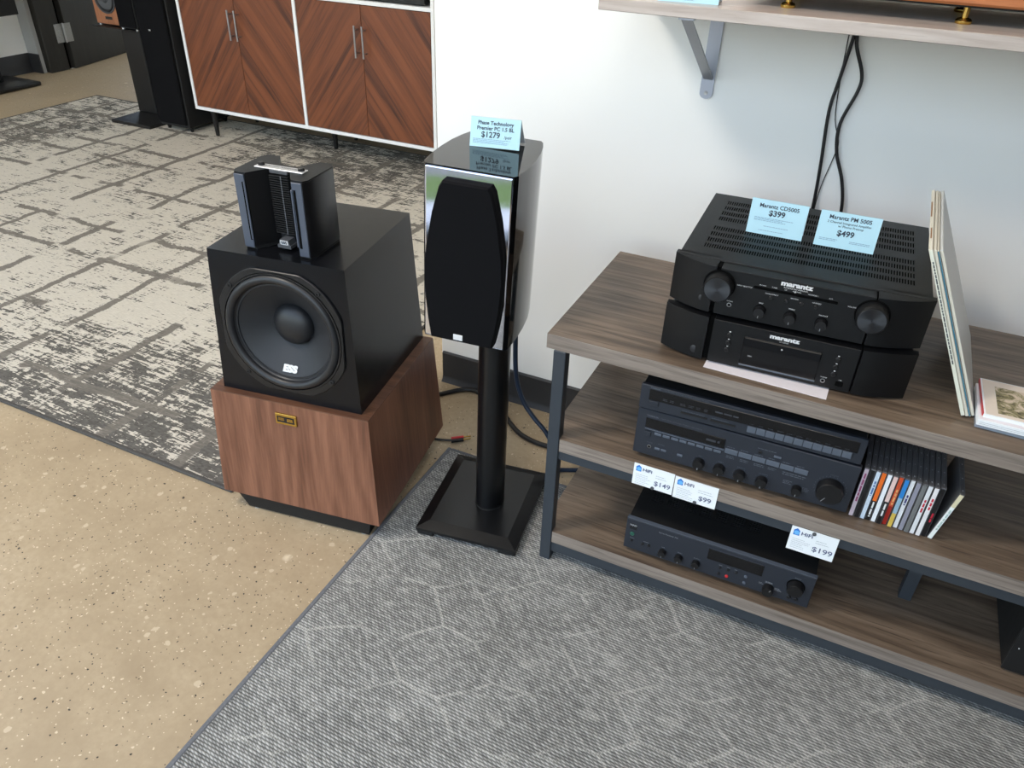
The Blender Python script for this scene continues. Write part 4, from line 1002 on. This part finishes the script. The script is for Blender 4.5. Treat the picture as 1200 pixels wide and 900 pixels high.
q = flat_case('cream booklet with a sketched picture and red spine, top of the flat stack', .775, -.531, .6469, M['card_white'], plain('cream_cover', srgb(232, 216, 200), .5), .0062, .02)
MB().box(.022, .125, .012, .102, .0067, .0071).build('picture', M['print'], q)
MB().box(-.0012, 0, .004, .122, 0, .0064).build('spine', M['red'], q)

# ------------------------------------------------------------------ wall shelf, bracket and what stands on it
ws_ = thing('wall_shelf', 'pale oak wall shelf above the media rack', 'shelf', (0, 0, 1.174))
MB().box(-.0485, 1.7, -.301, -.001, 0, .0215, .001).build('board', M['pale_shelf'], ws_)
bk_ = thing('shelf_bracket', 'grey steel strut bracket screwed to the wall under the pale shelf', 'bracket', (.1195, 0, 0))
pts = [(-.0145, 1.1735)] + [(-.0145, .984)] + [(.0145 * cos(radians(a)), .984 + .012 * sin(radians(a))) for a in range(195, 346, 15)] + [(.0145, .984), (.0145, 1.1735)]
MB().prism(pts, -.0045, -.0005, 'y').build('wall_plate', M['bracket'], bk_)
MB().lathe([(.0045, .0045), (.0045, .0055), (.002, .0052)], 'y', 14, mat=Matrix.Translation((0, 0, .985))).build('screw', M['steel'], bk_)
MB().box(-.0145, .0145, -.29, -.0046, 1.1695, 1.1735).build('shelf_arm', M['bracket'], bk_)
MB().prism([(-.286, 1.1694), (-.281, 1.1694), (-.0047, 1.019), (-.0047, 1.0135)], -.0105, .0105, 'x').build('strut', plain('strut_steel', srgb(140, 142, 146), .4, .6, var=.04), bk_)

pl_ = thing('wooden_plinth_amplifier', 'cherry wood plinth on brass feet standing on the pale wall shelf', 'audio component', (0, 0, 1.1957))
MB().box(.19, .98, -.236, -.02, .030, .115, .004).build('plinth', M['cherry'], pl_)
MB().box(.20, .97, -.226, -.03, .0265, .0302).build('base_plate', M['black_matte'], pl_)
for x in (.283, .573, .90):
    for y in (-.207, -.05):
        MB().lathe([(.0125, 0), (.0135, .0015), (.0135, .0045), (.011, .008), (.0055, .0095), (.0055, .0264)], 'z', 28, mat=Matrix.Translation((x, y, 0))).build('foot', M['brass'], pl_)
t = price_tent('blue price card cut off at the top, standing on the pale wall shelf', (.113, -.270, 1.1957), .085, .112, .07,
           [('$', .05, .012, 'CENTER', 0, .0003)] if 0 else [], .05, .12, ((-.04, .02, .004, 1, .0012), (-.045, .045, .02, 3, .0012)))

# ------------------------------------------------------------------ cables
def cable(name, label, pts, r, m, smooth=6):
    return tag(MB().tube(pts, r, 10, smooth=smooth).build(name, m), label, 'cable')
cable('power_cable', 'black cable hanging straight down the wall, left of the pair', [(.400, -.02, 1.172), (.397, -.014, 1.12), (.390, -.010, 1.04), (.386, -.009, .98), (.396, -.009, .87), (.402, -.009, .78), (.405, -.009, .66), (.405, -.04, .60)], .0036, M['cable'])
cable('power_cable', 'black cable with a sideways bend on the wall, right of the pair', [(.404, -.024, 1.172), (.406, -.016, 1.12), (.430, -.011, 1.065), (.432, -.0105, 1.03), (.414, -.0085, .96), (.422, -.0085, .90), (.448, -.009, .84), (.463, -.009, .775), (.468, -.009, .66), (.465, -.04, .60)], .0036, M['cable'])
cable('thin_wire', 'thin dark wire hanging between the two black cables on the wall', [(.391, -.02, 1.172), (.388, -.006, 1.12), (.399, -.0045, .98), (.420, -.0035, .92), (.418, -.0035, .885), (.408, -.0035, .82), (.406, -.0035, .76), (.412, -.0045, .64)], .0011, M['cable'])
cable('speaker_cable', 'navy speaker cable drooping from the gloss black loudspeaker behind the rack leg', [(-.160, -.365, .612), (-.175, -.33, .585), (-.195, -.302, .50), (-.194, -.30, .416), (-.188, -.30, .303), (-.165, -.30, .230), (-.130, -.30, .185), (-.095, -.30, .151), (-.068, -.30, .10), (-.062, -.29, .03), (-.06, -.26, .0065), (.02, -.22, .0065)], .0062, M['cable_blue'])
cable('floor_cable', 'thick black cable snaking over the concrete behind the speaker stand', [(-.60, -.2, .09), (-.585, -.16, .03), (-.545, -.10, .0075), (-.492, -.042, .0075), (-.452, -.026, .0075), (-.39, -.045, .0075), (-.33, -.083, .0075), (-.27, -.135, .0075), (-.227, -.164, .0075), (-.18, -.178, .0075), (-.139, -.180, .0075), (-.05, -.175, .0075), (.1, -.18, .0075)], .0072, M['cable'])
bn = thing('banana_plug_cable', 'short black speaker wire ending in a red banana plug beside the walnut base', 'cable', (0, 0, 0))
MB().tube([(-.50, -.298, .004), (-.45, -.297, .004), (-.415, -.288, .004), (-.391, -.279, .005)], .0032, 8).build('wire', M['cable'], bn)
for s, m in ((1, 'red'), (-1, 'black')):
    off = .0052 * s
    MB().tube([(-.394 - off * .5, -.281 + off, .0065), (-.366 - off * .5, -.258 + off, .0065)], .0052, 12, smooth=0).build('plug_body', M[m], bn)
    MB().tube([(-.366 - off * .5, -.258 + off, .0065), (-.350 - off * .5, -.244 + off, .0065)], .0018, 8, smooth=0).build('plug_tip', M['gold'], bn)
bpy.context.view_layer.update()
